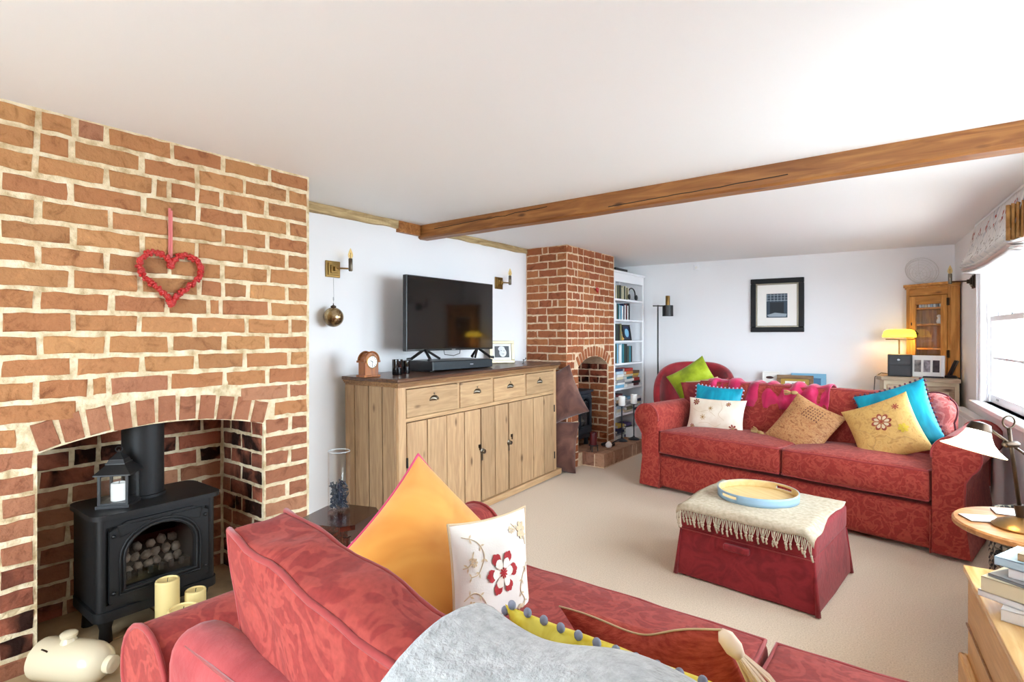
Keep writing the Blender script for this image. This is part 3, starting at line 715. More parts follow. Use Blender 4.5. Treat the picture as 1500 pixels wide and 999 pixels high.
MB().lathe([(.012, 0), (.012, .004), (.003, .006), (.003, .028), (.006, .032), (.002, .04)], 8).build('stem', M_black, st_); MB().tube([(0, 0, .03), (.004, .02, .035), (.0, .035, .05), (0, .045, .04)], .003, 5).build('arm', M_black, st_)

# ------------------------------------------------------------------ wall lights and bauble
def sconce(loc, rz, label, swing, mat=M_brass):
    """built facing -y; plate on the wall at y = 0"""
    s = thing('wall_light', loc, rz, label, 'wall light')
    for h_, y0, y1 in ((.056, -.012, 0), (.042, -.022, -.012), (.028, -.032, -.022)):
        MB().box(-h_, h_, y0, y1, -h_, h_, bev=.003).build('back_plate', mat, s)
    MB().box(-.012, .012, -.052, -.03, -.016, .016, bev=.003).build('arm_block', mat, s)
    ex, ey = swing
    MB().tube([(0, -.048, .004), (ex, ey, .004)], .006, 8).build('arm', mat, s)
    MB().lathe([(.010, -.014), (.014, -.008), (.014, .07), (.011, .074)], 14, T(ex, ey, 0)).build('candle_sleeve', M_pewter, s, smooth=40)
    MB().lathe([(.010, .073), (.0165, .088), (.017, .100), (.012, .118), (.004, .138), (.001, .144)], 14, T(ex, ey, 0)).build('bulb', glassy('amber_bulb', (1, .86, .55, 1), .3), s, smooth=60)
    MB().tube([(ex, ey, .075), (ex-.003, ey, .10), (ex+.003, ey, .105), (ex, ey, .112)], .002, 5).build('filament', M_brass, s)
    return s
sconce((W0, 2.235, 1.755), R(90), 'brass swing arm wall light above the hanging bauble', (.075, -.10))
sconce((W0, 4.055, 1.80), R(90), 'brass swing arm wall light between television and far chimney', (.085, -.075))
bb = thing('bauble', (W0+.085, 2.185, 1.425), 0, 'mottled antique gold glass bauble hanging below a wall light', 'bauble')
MB().sphere((0, 0, 0), .066, 28, 18).build('ball', mottled('mercury_glass', [(.35, (70, 52, 34)), (.5, (150, 124, 86)), (.65, (196, 176, 140))], 18, .18, 5, rnd=False, spec=.8), bb, smooth=True)
MATS['mercury_glass'].node_tree.nodes['Principled BSDF'].inputs['Metallic'].default_value = .9
MB().lathe([(.018, .062), (.018, .074), (.010, .078), (.003, .082), (.003, .092)], 14).build('cap', M_bronze, bb, smooth=40)
MB().tube([(0, 0, .09), (-.01, .01, .14), (-.05, .035, .272)], .0012, 5).lathe([(.003, .11), (.004, .115), (.004, .13), (.002, .135)], 8, T(-.003, .003, 0)).build('hanger', M_steel, bb)

# ------------------------------------------------------------------ side stool with glass vase
sx_, sy_, sz_ = -2.21, 1.575, .452
sl = thing('side_stool', (sx_, sy_, 0), R(20), 'low dark mahogany side table holding the glass vase', 'side table')
MB().plan([(-.10, -.15), (.10, -.15), (.145, -.10), (.145, .10), (.10, .15), (-.10, .15), (-.145, .10), (-.145, -.10)], sz_-.022, sz_).build('top', M_mahog, sl)
MB().box(-.11, .11, -.11, .11, sz_-.09, sz_-.022, bev=.004).build('apron', M_mahog, sl)
for a in (-1, 1):
    for b in (-1, 1): MB().lathe([(.013, 0), (.018, .1), (.015, .3), (.022, sz_-.06)], 10, T(a*.095, b*.095, 0)).build('leg', M_mahog, sl, smooth=40)
vs = thing('glass_vase', (-2.265, 1.605, sz_), 0, 'tall clear cylinder vase with dark blue filler on the mahogany side table', 'vase')
MB().lathe([(.050, 0), (.052, .004), (.052, .29), (.0485, .29), (.0485, .016), (.001, .014)], 32, cap=False).build('cylinder', M_glass, vs, smooth=40)
MB().tube([(.0505*math.cos(R(k*15)), .0505*math.sin(R(k*15)), .29) for k in range(24)], .002, 5, closed=True).build('rim', plain('glass_rim', (190, 200, 205), .1, spec=.8), vs, smooth=True)
mb = MB(); rr = random.Random(8)
for k in range(130):
    a, z, q = rr.uniform(0, 6.28), rr.uniform(.022, .135), rr.uniform(0, .040); c0 = Vector((q*math.cos(a), q*math.sin(a), z))
    d = Vector((rr.uniform(-1, 1), rr.uniform(-1, 1), rr.uniform(-.8, .8))).normalized()*.022
    p = [c0-d, c0+Vector((rr.uniform(-.006, .006), rr.uniform(-.006, .006), .004)), c0+d]
    p = [Vector((v.x*min(1, .044/max(1e-6, math.hypot(v.x, v.y))), v.y*min(1, .044/max(1e-6, math.hypot(v.x, v.y))), max(v.z, .018))) for v in p]
    mb.tube(p, .0034, 5)
fl_ = mb.build('curled_filler', plain('navy_filler', (34, 46, 62), .5)); fl_.location = (-2.265, 1.605, sz_)
tag(fl_, 'tangle of dark blue twists filling the lower glass vase', 'vase filler', kind='stuff')

# ------------------------------------------------------------------ windows
def window(n, s0, s1, z0, z1, label):
    w = stuct(MB().build('window_%d' % n, None), label); w.matrix_world = FR; W = s1-s0
    def bx(x0, x1, a, b, c_, d, name, mat=M_white, parent=w, bev=.003): return MB().box(x0, x1, -b, -a, c_, d, bev=bev).build(name, mat, parent)
    # reveal lining and architrave
    bx(-.018, .15, s0-.002, s0+.02, z0, z1, 'reveal'); bx(-.018, .15, s1-.02, s1+.002, z0, z1, 'reveal'); bx(-.018, .15, s0, s1, z1-.02, z1+.002, 'reveal')
    bx(-.022, 0, s0-.075, s0-.001, z0-.02, z1+.075, 'architrave'); bx(-.022, 0, s1+.001, s1+.075, z0-.02, z1+.075, 'architrave'); bx(-.022, 0, s0-.075, s1+.075, z1+.001, z1+.075, 'architrave')
    bx(-.032, -.02, s0-.075, s0-.05, z0-.02, z1+.075, 'architrave_bead'); bx(-.032, -.02, s1+.05, s1+.075, z0-.02, z1+.075, 'architrave_bead')
    bx(-.075, .15, s0-.10, s1+.10, z0-.035, z0, 'sill', bev=.008)
    zm = z0+(z1-z0)*.53
    for nm, x, a, b in (('lower_sash', .035, z0+.002, zm+.022), ('upper_sash', .080, zm-.022, z1-.02)):
        A, B = s0+.035, s1-.035; r = .045
        sh = bx(x, x+.04, A, A+r, a, b, nm); bx(x, x+.04, B-r, B, a, b, 'sash_stile', parent=sh)
        bx(x, x+.04, A+r, B-r, a, a+(.06 if nm == 'lower_sash' else .04), 'bottom_rail', parent=sh); bx(x, x+.04, A+r, B-r, b-.04, b, 'top_rail', parent=sh)
        for k in (1, 2): c_ = A+r+(B-A-2*r)*k/3; bx(x+.008, x+.034, c_-.009, c_+.009, a+.04, b-.04, 'glazing_bar', parent=sh, bev=.002)
        zc = (a+b)/2+.01; bx(x+.008, x+.034, A+r, B-r, zc-.009, zc+.009, 'glazing_bar', parent=sh, bev=.002)
        for k in range(3):
            for a2, b2 in ((a+.05, zc), (zc, b-.03)):
                p0 = A+r+(B-A-2*r)*k/3; p1 = A+r+(B-A-2*r)*(k+1)/3; bx(x+.018, x+.022, p0, p1, a2, b2, 'pane', M_pane, sh, 0)
    for q in (s0+.02, s1-.035): bx(.02, .034, q, q+.015, z0, z1, 'staff_bead')
    bx(.12, .13, s0+.021, s0+.034, zm, z1, 'sash_channel', plain('sash_shadow_gap', (60, 78, 96), .6), bev=0)
    bx(.03, .075, (s0+s1)/2-.02, (s0+s1)/2+.02, zm+.02, zm+.032, 'sash_lock', M_steel); bx(.03, .034, s0+.25, s0+.31, z0+.03, z0+.045, 'sash_lift', M_steel)
    return w
window(1, *WIN_R[0], 'white sash window with glazing bars beside the blind')
window(2, *WIN_R[1], 'white sash window nearer the camera')
gd = stuct(MB().build('window_3', None), 'unseen glazed doors added behind the camera for fill light')  # unseen doors, added to let fill light onto the near chimney
xa, xb, za, zb = WIN_FILL
for k in range(4):
    x = xa+(xb-xa)*k/3; MB().box(x-.05 if k else x, x+.05 if k < 3 else x, YB-.10, YB-.04, za, zb, bev=.004).build('door_stile', M_white, gd)
for z in (za, zb-.1): MB().box(xa, xb, YB-.095, YB-.045, z, z+.1, bev=.004).build('door_rail', M_white, gd)
for k in range(3): MB().box(xa+(xb-xa)*k/3, xa+(xb-xa)*(k+1)/3, YB-.072, YB-.068, za, zb).build('pane', M_pane, gd)
# outdoors: unseen ground toned pale to bounce light indoors; boarded fence seen through panes
stuct(MB().box(-14, 14, -14, 20, -.5, -.35).build('ground', mottled('gravel', [(.3, (150, 149, 146)), (.7, (180, 178, 175))], 40, .95)), 'unseen gravel ground outside, toned pale to bounce daylight onto the ceiling')
fc = tag(MB().build('garden_fence', None), 'white painted board fence outside the window', 'fence'); fc.matrix_world = FR @ T(2.6, 0, 0)
fm = plain('fence_paint', (235, 236, 238), .7)
for k in range(22): MB().box(0, .025, 2.2-.155*(k+1)+.008, 2.2-.155*k, -.35, 1.75, bev=.003).build('fence_board', fm, fc)
for z in (-.1, .7, 1.5): MB().box(.025, .07, -1.21, 2.2, z, z+.09).build('fence_rail', fm, fc)

# roman blind
bl = thing('roman_blind', on_right(0), FA, 'cream roman blind with red floral sprigs folded above the window', 'blind')
M_blind = mottled('blind_linen', [(.3, (206, 206, 206)), (.52, (226, 224, 220)), (.7, (190, 194, 198))], 9, .9, 4, distort=1.5, stretch=(1, 1, .6), bmp=(150, .2, .003), rnd=False)
S0, S1 = 1.13, 2.58
def blind_profile(v):
    P = [(-.030, 2.155), (-.055, 2.05), (-.085, 1.93), (-.125, 1.865), (-.10, 1.845), (-.06, 1.855)]
    t = v*(len(P)-1); i = min(int(t), len(P)-2); f = t-i; return tuple(P[i][k]*(1-f)+P[i+1][k]*f for k in (0, 1))
def blind_fn(u, v):
    x, z = blind_profile(v); s = S0+(S1-S0)*u; sag = .022*math.sin(math.pi*u)*v
    return (x+.010*noise.noise((s*3, v*2, 1))*v, -s, z-sag+.006*noise.noise((s*5, 0, v*3)))
solid(MB().grid(blind_fn, 40, 20).build('fabric', M_blind, bl, smooth=True), .004)
def fold(z, d, nm, mat):
    f = lambda u, v: (-.03-d*math.sin(math.pi*min(1, v*1.0))*(.9)+.005*noise.noise((u*7, v, z)), -(S0+.012+(S1-S0-.024)*u), z-.035*v-.03*math.sin(math.pi*u)+.005*noise.noise((u*6, 2, z)))
    solid(MB().grid(f, 36, 6).build(nm, mat, bl, smooth=True), .005)
fold(1.862, .105, 'fold', M_blind); fold(1.842, .095, 'fold', plain('blind_trim', (214, 196, 190), .9)); fold(1.822, .085, 'fold', M_blind)
M_sprig = plain('red_sprig', (186, 84, 68), .8); M_twig = plain('taupe_sprig', (160, 150, 140), .8)
rr = random.Random(4)
def blind_pt(u, v, off=.004):
    a = Vector(blind_fn(u, v)); return a+Vector((-off, 0, 0))
def leafstrip(mb, u, v, du, dv, w):
    a, b = blind_pt(u, v), blind_pt(u+du, v+dv); d = (b-a); n = Vector((0, d.z, -d.y)).normalized()*w
    m = (a+b)/2+Vector((-.002, 0, 0)); mb.add([a, m+n, b, m-n], [(0, 1, 2, 3)])
for k in range(6):
    u = .06+.165*k
    mb = MB()
    for q in range(7): leafstrip(mb, u+rr.uniform(-.008, .03), .08+rr.uniform(0, .12), rr.uniform(-.022, .022), rr.uniform(.03, .07), .006)
    tag(mb.build('red_sprig', M_sprig, bl), kind='stuff')
mb = MB()
for k in range(70): leafstrip(mb, rr.uniform(.03, .95), rr.uniform(.15, .55), rr.uniform(-.02, .01), rr.uniform(.02, .05), .0028)
tag(mb.build('stem_pattern', M_twig, bl), kind='stuff')
MB().box(-.03, 0, -S1-.01, -S0+.01, 2.145, 2.172).build('batten', M_white, bl)
gl = lambda u, v: (-.02-.10*u - .012*math.sin(u*30), -S1-.004-.020*math.sin(u*28)*(1-.3*v), 2.07-.20*v-.03*u)
solid(MB().grid(gl, 40, 8).build('gathered_lining', mottled('ochre_lining', [(.3, (130, 86, 40)), (.7, (196, 150, 92))], 14, .8, 4), bl, smooth=True), .004)

# radiator
ra = thing('radiator', on_right(0), FA, 'white panel radiator below the sash window', 'radiator')
MB().box(-.075, -.055, -1.62, -.62, .14, .665, bev=.006).build('front_panel', M_white, ra); MB().box(-.055, -.02, -1.61, -.63, .15, .655).build('convector', M_white, ra)
MB().box(-.085, -.015, -1.625, -.615, .66, .685, bev=.005).build('top_grille', M_white, ra)
mb = MB()
for k in range(24): MB().box(-.082, -.074, -1.58+.04*k-.009, -1.58+.04*k+.009, .17, .635, bev=.003).build('rib', M_white, ra)
MB().tube([(-.06, -1.63, .16), (-.06, -1.645, .10), (-.06, -1.645, 0)], .008, 8).build('pipe', M_white, ra)
MB().tube([(-.06, -.61, .16), (-.06, -.59, .10), (-.06, -.59, 0)], .008, 8).build('pipe', M_white, ra)
for s in (.8, 1.45): MB().box(-.03, 0, -s-.02, -s+.02, .3, .5).build('bracket', M_white, ra)
s3 = sconce(tuple(on_right(.945, 0, 1.745)), FA-R(90), 'dark bronze wall light beside the roman blind', (-.03, -.155), M_bronze)

# ------------------------------------------------------------------ far fireplace
hr = thing('hanging_heart', (-2.728, 5.08, 1.78), 0, 'tiny red fabric heart hanging on the far brick chimney', 'ornament')
mb = MB(); hp2 = heart_pts(.0017, 24); mb.add([(-.001, y, z*1.25) for y, z in hp2]+[(.012, y*.75, z*.95) for y, z in hp2], [tuple(range(24, 48))]+[(i, (i+1) % 24, 24+(i+1) % 24, 24+i) for i in range(24)]+[tuple(range(24))[::-1]]); mb.build('heart', M_berry, hr)
MB().tube([(0, 0, .018), (0, 0, .06)], .002, 5).build('loop', M_berry, hr)
HZ = .141
stove((-2.98, 5.04, HZ), R(90), .32, .24, .585, .10, M_castblue, 'small blue black stove in the far brick fireplace', .06, detail=False)
lantern((-2.98, 5.00, HZ+.586), R(40), .10, .22, M_castblue, 'dark lantern with candle on top of the small far stove')
pillar('lantern_candle', (-2.98, 5.00, HZ+.607), .026, .07, M_waxwhite, 'white candle inside the lantern on the small far stove')
sc = thing('candle_stand', (-2.66, 4.875, HZ), 0, 'low black three legged candle stand on the front of the brick hearth', 'candle holder')
MB().lathe([(.045, .055), (.05, .058), (.05, .064), (.02, .064)], 18).build('dish', M_black, sc)
for k in range(3):
    a = R(120*k+40); MB().tube([(.04*math.cos(a), .04*math.sin(a), .06), (.045*math.cos(a), .045*math.sin(a), 0)], .005, 6).build('leg', M_black, sc)
pillar('red_candle', (-2.66, 4.875, HZ+.065), .036, .125, M_waxred, 'dark red pillar candle on the low black stand')
for x, y, h, lb in ((-2.665, 5.53, .39, 'nearer the brick pier'), (-2.60, 5.70, .40, 'nearer the bookcase')):
    t = thing('candlestick', (x, y, HZ), 0, 'tall slim dark metal candlestick %s on the far hearth' % lb, 'candlestick')
    MB().lathe([(.062, 0), (.064, .006), (.045, .018), (.014, .03), (.008, .045)], 24).build('base', M_castblue, t, smooth=40)
    MB().tube([(0, 0, .04), (0, 0, h-.006)], .007, 10).build('stem', M_castblue, t, smooth=40)
    MB().lathe([(.012, h-.012), (.042, h-.003), (.044, h), (.01, h)], 20).build('dish', M_castblue, t, smooth=40)
    pillar('white_candle', (x, y, HZ+h+.001), .037, .105, M_waxwhite, 'short white pillar candle on the candlestick %s' % lb)
sh = thing('hearth_shovel', (-2.66, 5.22, HZ), R(80), 'black hearth shovel lying on the far brick hearth', 'shovel')
MB().box(-.07, .03, -.05, .05, .002, .008, bev=.002).box(-.07, .03, -.052, -.047, .004, .03).box(-.07, .03, .047, .052, .004, .03).build('pan', M_black, sh); MB().tube([(.03, 0, .015), (.10, 0, .03), (.17, 0, .028)], .008, 8).build('handle', M_black, sh, smooth=True)
sb_ = thing('squat_pot', (-2.62, 5.13, HZ), 0, 'small white lidded pot beside the black hearth shovel', 'pot')
MB().lathe([(.02, 0), (.032, .01), (.034, .035), (.026, .045)], 16).build('body', M_waxwhite, sb_, smooth=50); MB().lathe([(.027, .045), (.018, .056), (.006, .06), (.006, .066)], 16).build('lid', M_waxwhite, sb_, smooth=50)

# ------------------------------------------------------------------ bookcase and books
BX0, BX1, BY0, BY1, BZ = -3.11, -2.785, 5.56, 6.385, 2.03
bc = thing('bookcase', (0, 0, 0), 0, 'tall white painted bookcase crammed with books in the alcove', 'bookcase')
def bcx(x0, x1, y0, y1, z0, z1, nm): return MB().box(x0, x1, y0, y1, z0, z1, bev=.003).build(nm, M_white, bc)
bcx(BX0, BX1, BY0, BY0+.022, 0, BZ, 'side_panel'); bcx(BX0, BX1, BY1-.022, BY1, 0, BZ, 'side_panel'); bcx(BX0, BX0+.01, BY0, BY1, 0, BZ, 'back_panel')
bcx(BX0, BX1+.02, BY0-.02, BY1+.02, BZ-.012, BZ+.012, 'cornice'); bcx(BX1-.02, BX1+.004, BY0, BY1, BZ-.11, BZ-.01, 'frieze'); bcx(BX0, BX1-.01, BY0+.02, BY1-.02, 0, .07, 'plinth')
bcx(BX1-.012, BX1+.006, BY1-.04, BY1, 0, BZ-.1, 'front_stile'); bcx(BX1-.012, BX1+.006, BY0, BY0+.04, 0, BZ-.1, 'front_stile')
SHZ = [1.725, 1.49, 1.245, .985, .70, .40, .085]
for z in SHZ: bcx(BX0+.01, BX1, BY0+.022, BY1-.022, z-.022, z, 'shelf')
ORD = ['first', 'second', 'third', 'fourth', 'fifth', 'sixth', 'seventh', 'eighth', 'ninth', 'tenth', 'eleventh', 'twelfth', 'thirteenth', 'fourteenth', 'fifteenth', 'sixteenth']
SHN = ['top', 'second highest', 'third highest', 'fourth highest', 'fifth highest', 'sixth highest', 'lowest']
BC = {'dark green': (44, 66, 52), 'cream': (222, 212, 180), 'black': (28, 28, 30), 'olive': (110, 110, 70), 'white': (232, 232, 230), 'teal': (40, 130, 146), 'sky blue': (120, 176, 206), 'navy': (36, 48, 84), 'maroon': (96, 34, 40), 'red': (180, 44, 36), 'grey': (150, 152, 154), 'purple': (76, 50, 120), 'orange': (214, 120, 50), 'yellow': (220, 188, 80), 'brown': (104, 72, 48), 'pale blue': (180, 206, 220), 'tan': (190, 160, 120)}
BM = {}
def bookmat(c):
    if c not in BM: BM[c] = plain('cover_'+c.replace(' ', '_'), BC[c], .55)
    return BM[c]
def book(loc, size, colour, label, group, rot=(0, 0, 0), cat='book', pages=True):
    """size: thickness (x), depth (y), height (z); spine faces -y"""
    w, d, h = size; t = thing('book', loc, 0, label, cat, group, rot=rot); c = .0025
    MB().box(-w/2, -w/2+c, -d/2, d/2, 0, h).box(w/2-c, w/2, -d/2, d/2, 0, h).box(-w/2, w/2, -d/2, -d/2+c, 0, h).build('cover', bookmat(colour), t)
    if pages: MB().box(-w/2+c, w/2-c, -d/2+c, d/2-.004, .003, h-.003).build('page_block', M_paper, t)
    return t
rr = random.Random(11)
def upright(shelf, cols, y0, hmin, hmax, wmin, wmax, group):
    y = y0
    for i, c in enumerate(cols):
        w, h, d = rr.uniform(wmin, wmax), rr.uniform(hmin, hmax), rr.uniform(.12, .17)
        book((BX1-.03-d/2-rr.uniform(0, .012), y+w/2, SHZ[shelf]), (w, d, h), c, '%s upright book, %s from the left on the %s bookcase shelf' % (c, ORD[i], SHN[shelf]), group, rot=(0, 0, R(90)))
        y += w+.001
    return y
upright(0, ['cream', 'dark green', 'olive', 'black', 'dark green', 'cream', 'olive', 'cream', 'dark green', 'cream', 'olive', 'cream'], 5.70, .14, .165, .022, .032, 'upright books on the bookcase')
upright(1, ['white', 'dark green', 'teal', 'white', 'sky blue', 'white', 'navy', 'white', 'maroon', 'white', 'black'], 5.66, .15, .20, .026, .05, 'upright books on the bookcase')
upright(2, ['black', 'dark green', 'black', 'olive'], 5.66, .17, .2, .04, .05, 'upright books on the bookcase')
upright(3, ['dark green', 'sky blue', 'white', 'pale blue', 'teal', 'dark green', 'black', 'dark green', 'teal', 'black'], 5.66, .19, .225, .032, .06, 'upright books on the bookcase')
for shelf, stacks in ((4, [(5.78, ['sky blue', 'white', 'grey', 'cream', 'white', 'pale blue', 'navy']), (6.02, ['white', 'grey', 'white', 'teal', 'cream', 'orange', 'red']), (6.22, ['maroon', 'black', 'red', 'tan', 'yellow', 'brown'])]),
                      (5, [(5.78, ['white', 'cream', 'pale blue', 'black', 'tan', 'white', 'maroon']), (6.02, ['cream', 'olive', 'white', 'grey', 'white', 'sky blue']), (6.24, ['black', 'white', 'cream', 'navy', 'white'])]),
                      (6, [(5.78, ['white', 'white', 'grey', 'navy', 'purple', 'yellow']), (6.02, ['navy', 'purple', 'white', 'maroon', 'black', 'purple']), (6.22, ['tan', 'white', 'brown'])])):
    for si, (y, cols) in enumerate(stacks):
        z = SHZ[shelf]
        for i, c in enumerate(cols):
            th = rr.uniform(.024, .036); L = rr.uniform(.17, .205); d = rr.uniform(.12, .15)
            t = book((BX1-.03-d/2-rr.uniform(-.02, .01), y-L/2, z+th/2+.0002), (th, d, L), c, '%s book lying %s from the bottom of the %s stack, %s bookcase shelf' % (c, ORD[i], ('left', 'middle', 'right')[si], SHN[shelf]), 'books stacked flat on the bookcase')
            t.matrix_world = T(BX1-.03-d/2-rr.uniform(-.02, .01), y+L/2, z+th/2+.0004) @ RZ(rr.uniform(-5, 5)) @ RX(90) @ RZ(90) ; z += th+.0008
# bits standing among the books
hd = thing('headphones', (BX1-.05, 6.20, 1.726), R(90), 'black headphones leaning on the top bookcase shelf', 'headphones')
MB().tube([(-.05+.10*math.cos(R(a))*1, 0, .075+.075*math.sin(R(a))) for a in range(-20, 201, 20)], .008, 6).build('headband', M_black, hd, smooth=True)
for sx in (0,): 
    MB().lathe([(.012, 0), (.032, .004), (.034, .02), (.02, .026)], 14, T(-.155, 0, .04) @ RX(90)).build('ear_pad', M_black, hd, smooth=50); MB().lathe([(.012, 0), (.032, .004), (.034, .02), (.02, .026)], 14, T(.05, 0, .04) @ RX(90)).build('ear_pad', M_black, hd, smooth=50)
df = photo_frame((BX1-.07, 6.08, 1.246), R(78), .15, .19, .022, 10, M_black, bookmat('navy'), 'black framed blue photograph on the third highest bookcase shelf')
MB().sphere((.0, -.004, .09), .04, 14, 8, (1, .05, 1.3)).build('photograph', bookmat('sky blue'), df, smooth=True)
fg = thing('gold_figure', (BX1-.09, 5.90, 1.246), R(90), 'small golden seated figure on the third highest bookcase shelf', 'figurine')
M_gold = plain('gold_paint', (206, 164, 84), .35, .6)
MB().lathe([(.05, 0), (.058, .02), (.04, .045), (.03, .07), (.034, .095), (.016, .115)], 14).build('body', M_gold, fg, smooth=60); MB().sphere((0, 0, .13), .02, 12, 8).build('head', M_gold, fg, smooth=True)
bx_ = tag(MB().box(-.075, .075, -.16, .16, 0, .045, bev=.005).build('black_box', M_blackplastic, loc=(-2.90, 5.86, BZ+.013)), 'flat black box lying on top of the white bookcase', 'box')
tag(MB().box(-.06, .06, -.04, .04, 0, .08, bev=.005).build('black_case', M_blackplastic, loc=(-2.90, 5.64, BZ+.013)), 'small black case on the bookcase top against the chimney', 'case')
wb_ = thing('white_carton', (-2.70, 5.93, 0), R(80), 'white carton on the carpet before the bookcase', 'box')
MB().box(-.10, .10, -.05, .05, 0, .24, bev=.004).build('carton', M_white, wb_); MB().box(-.098, .098, -.052, -.05, .10, .13).build('tape', plain('tape', (220, 220, 214), .3), wb_)

# floor lamp
fl = thing('floor_lamp', (-2.49, 6.12, 0), R(37), 'slim black floor lamp with brass capped shade beside the bookcase', 'floor lamp')
MB().lathe([(.12, 0), (.125, .008), (.12, .018), (.012, .022)], 28).build('base', M_black, fl, smooth=40); MB().tube([(0, 0, .02), (0, 0, 1.66)], .009, 10).build('pole', M_black, fl)
MB().tube([(-.06, 0, 1.65), (.11, 0, 1.65)], .007, 8).build('arm', M_black, fl)
MB().lathe([(.062, 1.53), (.062, 1.655), (.03, 1.66)], 24, T(.115, 0, 0)).build('shade', M_black, fl, smooth=40); MB().lathe([(.026, 1.655), (.026, 1.765), (.024, 1.768)], 20, T(.115, 0, 0)).build('brass_cap', M_brass, fl, smooth=40)
# picture on the far wall
pw = thing('framed_picture', on_far(1.545, .012, 1.342), FA, 'black framed print with wide white mount on the far wall', 'picture')
fw, fh, fb = .535, .595, .055; M_bf = plain('black_frame', (20, 18, 18), .4, spec=.2)
for a, b, c_, d in ((-fw/2, fw/2, fh-fb, fh), (-fw/2, fw/2, 0, fb), (-fw/2, -fw/2+fb, fb, fh-fb), (fw/2-fb, fw/2, fb, fh-fb)):
    MB().box(a, b, -.02, .01, c_, d, bev=.006).build('frame_side', M_bf, pw)
i0 = fb-.002; i1 = fb+.016
for a, b, c_, d in ((-fw/2+i0, fw/2-i0, fh-i1, fh-i0), (-fw/2+i0, fw/2-i0, i0, i1), (-fw/2+i0, -fw/2+i1, i1, fh-i1), (fw/2-i1, fw/2-i0, i1, fh-i1)):
    MB().box(a, b, -.014, 0, c_, d, bev=.003).build('slip', M_pewter, pw)
MB().box(-fw/2+i0, fw/2-i0, -.006, 0, i0, fh-i0).build('mount', M_paper, pw)
pr = MB().box(-.105, .105, -.0075, -.005, .16, .425).build('print', plain('print_slate', (52, 68, 82), .6), pw)
M_pl = plain('print_pale', (150, 164, 174), .6); M_pd = plain('print_dark', (26, 34, 42), .6)
mb = MB()
for k in range(6): mb.box(-.10+.035*k, -.094+.035*k, -.0085, -.0072, .34, .42)
mb.box(-.105, .105, -.0085, -.0072, .405, .41).box(-.105, .105, -.0085, -.0072, .375, .379).box(-.105, .105, -.0085, -.0072, .345, .352)
tag(mb.build('roof_trusses', M_pl, pr), kind='stuff')
MB().box(-.07, .07, -.0085, -.0072, .20, .33).build('dark_shed', M_pd, pr); MB().prism([(-.08, .17), (.09, .17), (.10, .20), (-.02, .215), (-.10, .19)], .0012, T(0, -.0087, 0)).build('foreground', M_pl, pr)
# motion sensor
ps = thing('alarm_sensor', on_far(2.41, 0, 2.08), FA, 'small white alarm sensor high on the far wall', 'sensor')
MB().box(-.032, .032, -.03, 0, 0, .075, bev=.012).build('case', M_white, ps); MB().sphere((0, -.022, .03), .022, 12, 8, (1, .6, 1)).build('lens', M_waxwhite, ps, smooth=True)
# low bench and pictures propped behind the sofa
bn = thing('low_bench', on_far(1.42, .17, 0), FA, 'low white bench behind the far sofa under the leaning pictures', 'bench')
MB().box(-.42, .42, -.14, .14, .44, .47, bev=.003).build('top', M_white, bn)
for a in (-1, 1): MB().box(a*.38-.02, a*.38+.02, -.12, .12, 0, .44).build('leg', M_white, bn)
def propped(s, w, h, n, mats, label, z=.471, fb=.03, rot=8):
    p = on_far(s, n, z); t = photo_frame(tuple(p), FA, w, h, fb, rot, mats[0], mats[1], label, 'picture', 'propped_picture'); return t
ey = propped(1.60, .17, .44, .13, (M_paper, M_paper), 'white card with a drawn eye leaning on the far wall', fb=.01)
MB().sphere((-.01, -.004, .375), .03, 16, 10, (1.3, .08, .5)).build('drawn_eye', plain('eye_ink', (70, 40, 36), .7), ey, smooth=True)
propped(1.235, .33, .43, .11, (bookmat('sky blue'), plain('blue_mount', (84, 130, 166), .7)), 'blue framed picture leaning behind the brown frame', fb=.05)
bf = propped(1.36, .35, .41, .165, (wood('brown_frame', (110, 84, 56), (164, 132, 96), 'x', .5, knots=False), plain('gold_mount', (176, 146, 66), .5, .3)), 'brown picture frame with gold mount leaning at the front', fb=.04)
MB().box(-.095, .095, -.006, -.002, .08, .345).build('mount_card', M_paper, bf); MB().box(-.03, .03, -.008, -.005, .30, .325).build('caption_block', bookmat('grey'), bf)

# ------------------------------------------------------------------ corner dresser, cabinet and things on them
dr = thing('corner_dresser', (0, 0, 0), 0, 'cream painted low dresser with wooden top in the far right corner', 'dresser')
DZ = .92; M_dtop = wood('dresser_top', (150, 130, 104), (196, 176, 146), 'x', .4); M_dcream = mottled('cream_paint', [(.3, (206, 192, 160)), (.7, (226, 214, 184))], 6, .6)
pl = [(-.375, 6.68), (-.375, 6.28), (-.33, 6.19), (.25, 6.15), (.205, 6.73)]
MB().plan(pl, DZ-.035, DZ).build('top', M_dtop, dr); q = [(-.345, 6.67), (-.345, 6.29), (-.31, 6.215), (.24, 6.175), (.20, 6.72)]
MB().plan(q, .03, DZ-.035).build('body', M_dcream, dr)
ang = math.atan2(-.04, .55); M5 = T(-.31, 6.215, 0) @ Matrix.Rotation(ang, 4, 'Z')
for a, b in ((.03, .26), (.29, .52)):
    d = MB().box(a, b, -.014, .0, .08, DZ-.07, bev=.004).build('door', M_dtop, dr); d.matrix_local = M5
    e = MB().box(a+.04, b-.04, -.018, -.012, .13, DZ-.12, bev=.003).build('door_panel', M_dcream, d)
    MB().sphere((a+.02 if a > .2 else b-.02, -.024, .5), .012, 10, 8).build('knob', M_brass, d, smooth=True)
MB().plan([(x*1.0, y) for x, y in q], 0, .03).build('plinth', M_dtop, dr)
cc = thing('corner_cabinet', (0, 0, 0), 0, 'honey pine corner cabinet with glazed door standing on the dresser', 'cabinet')
A, B, C_, D_, E_ = Vector((-.15, 6.705)), Vector((-.145, 6.62)), Vector((.19, 6.37)), Vector((.252, 6.385)), Vector((.215, 6.74))
z0, z1 = DZ+.002, 1.775
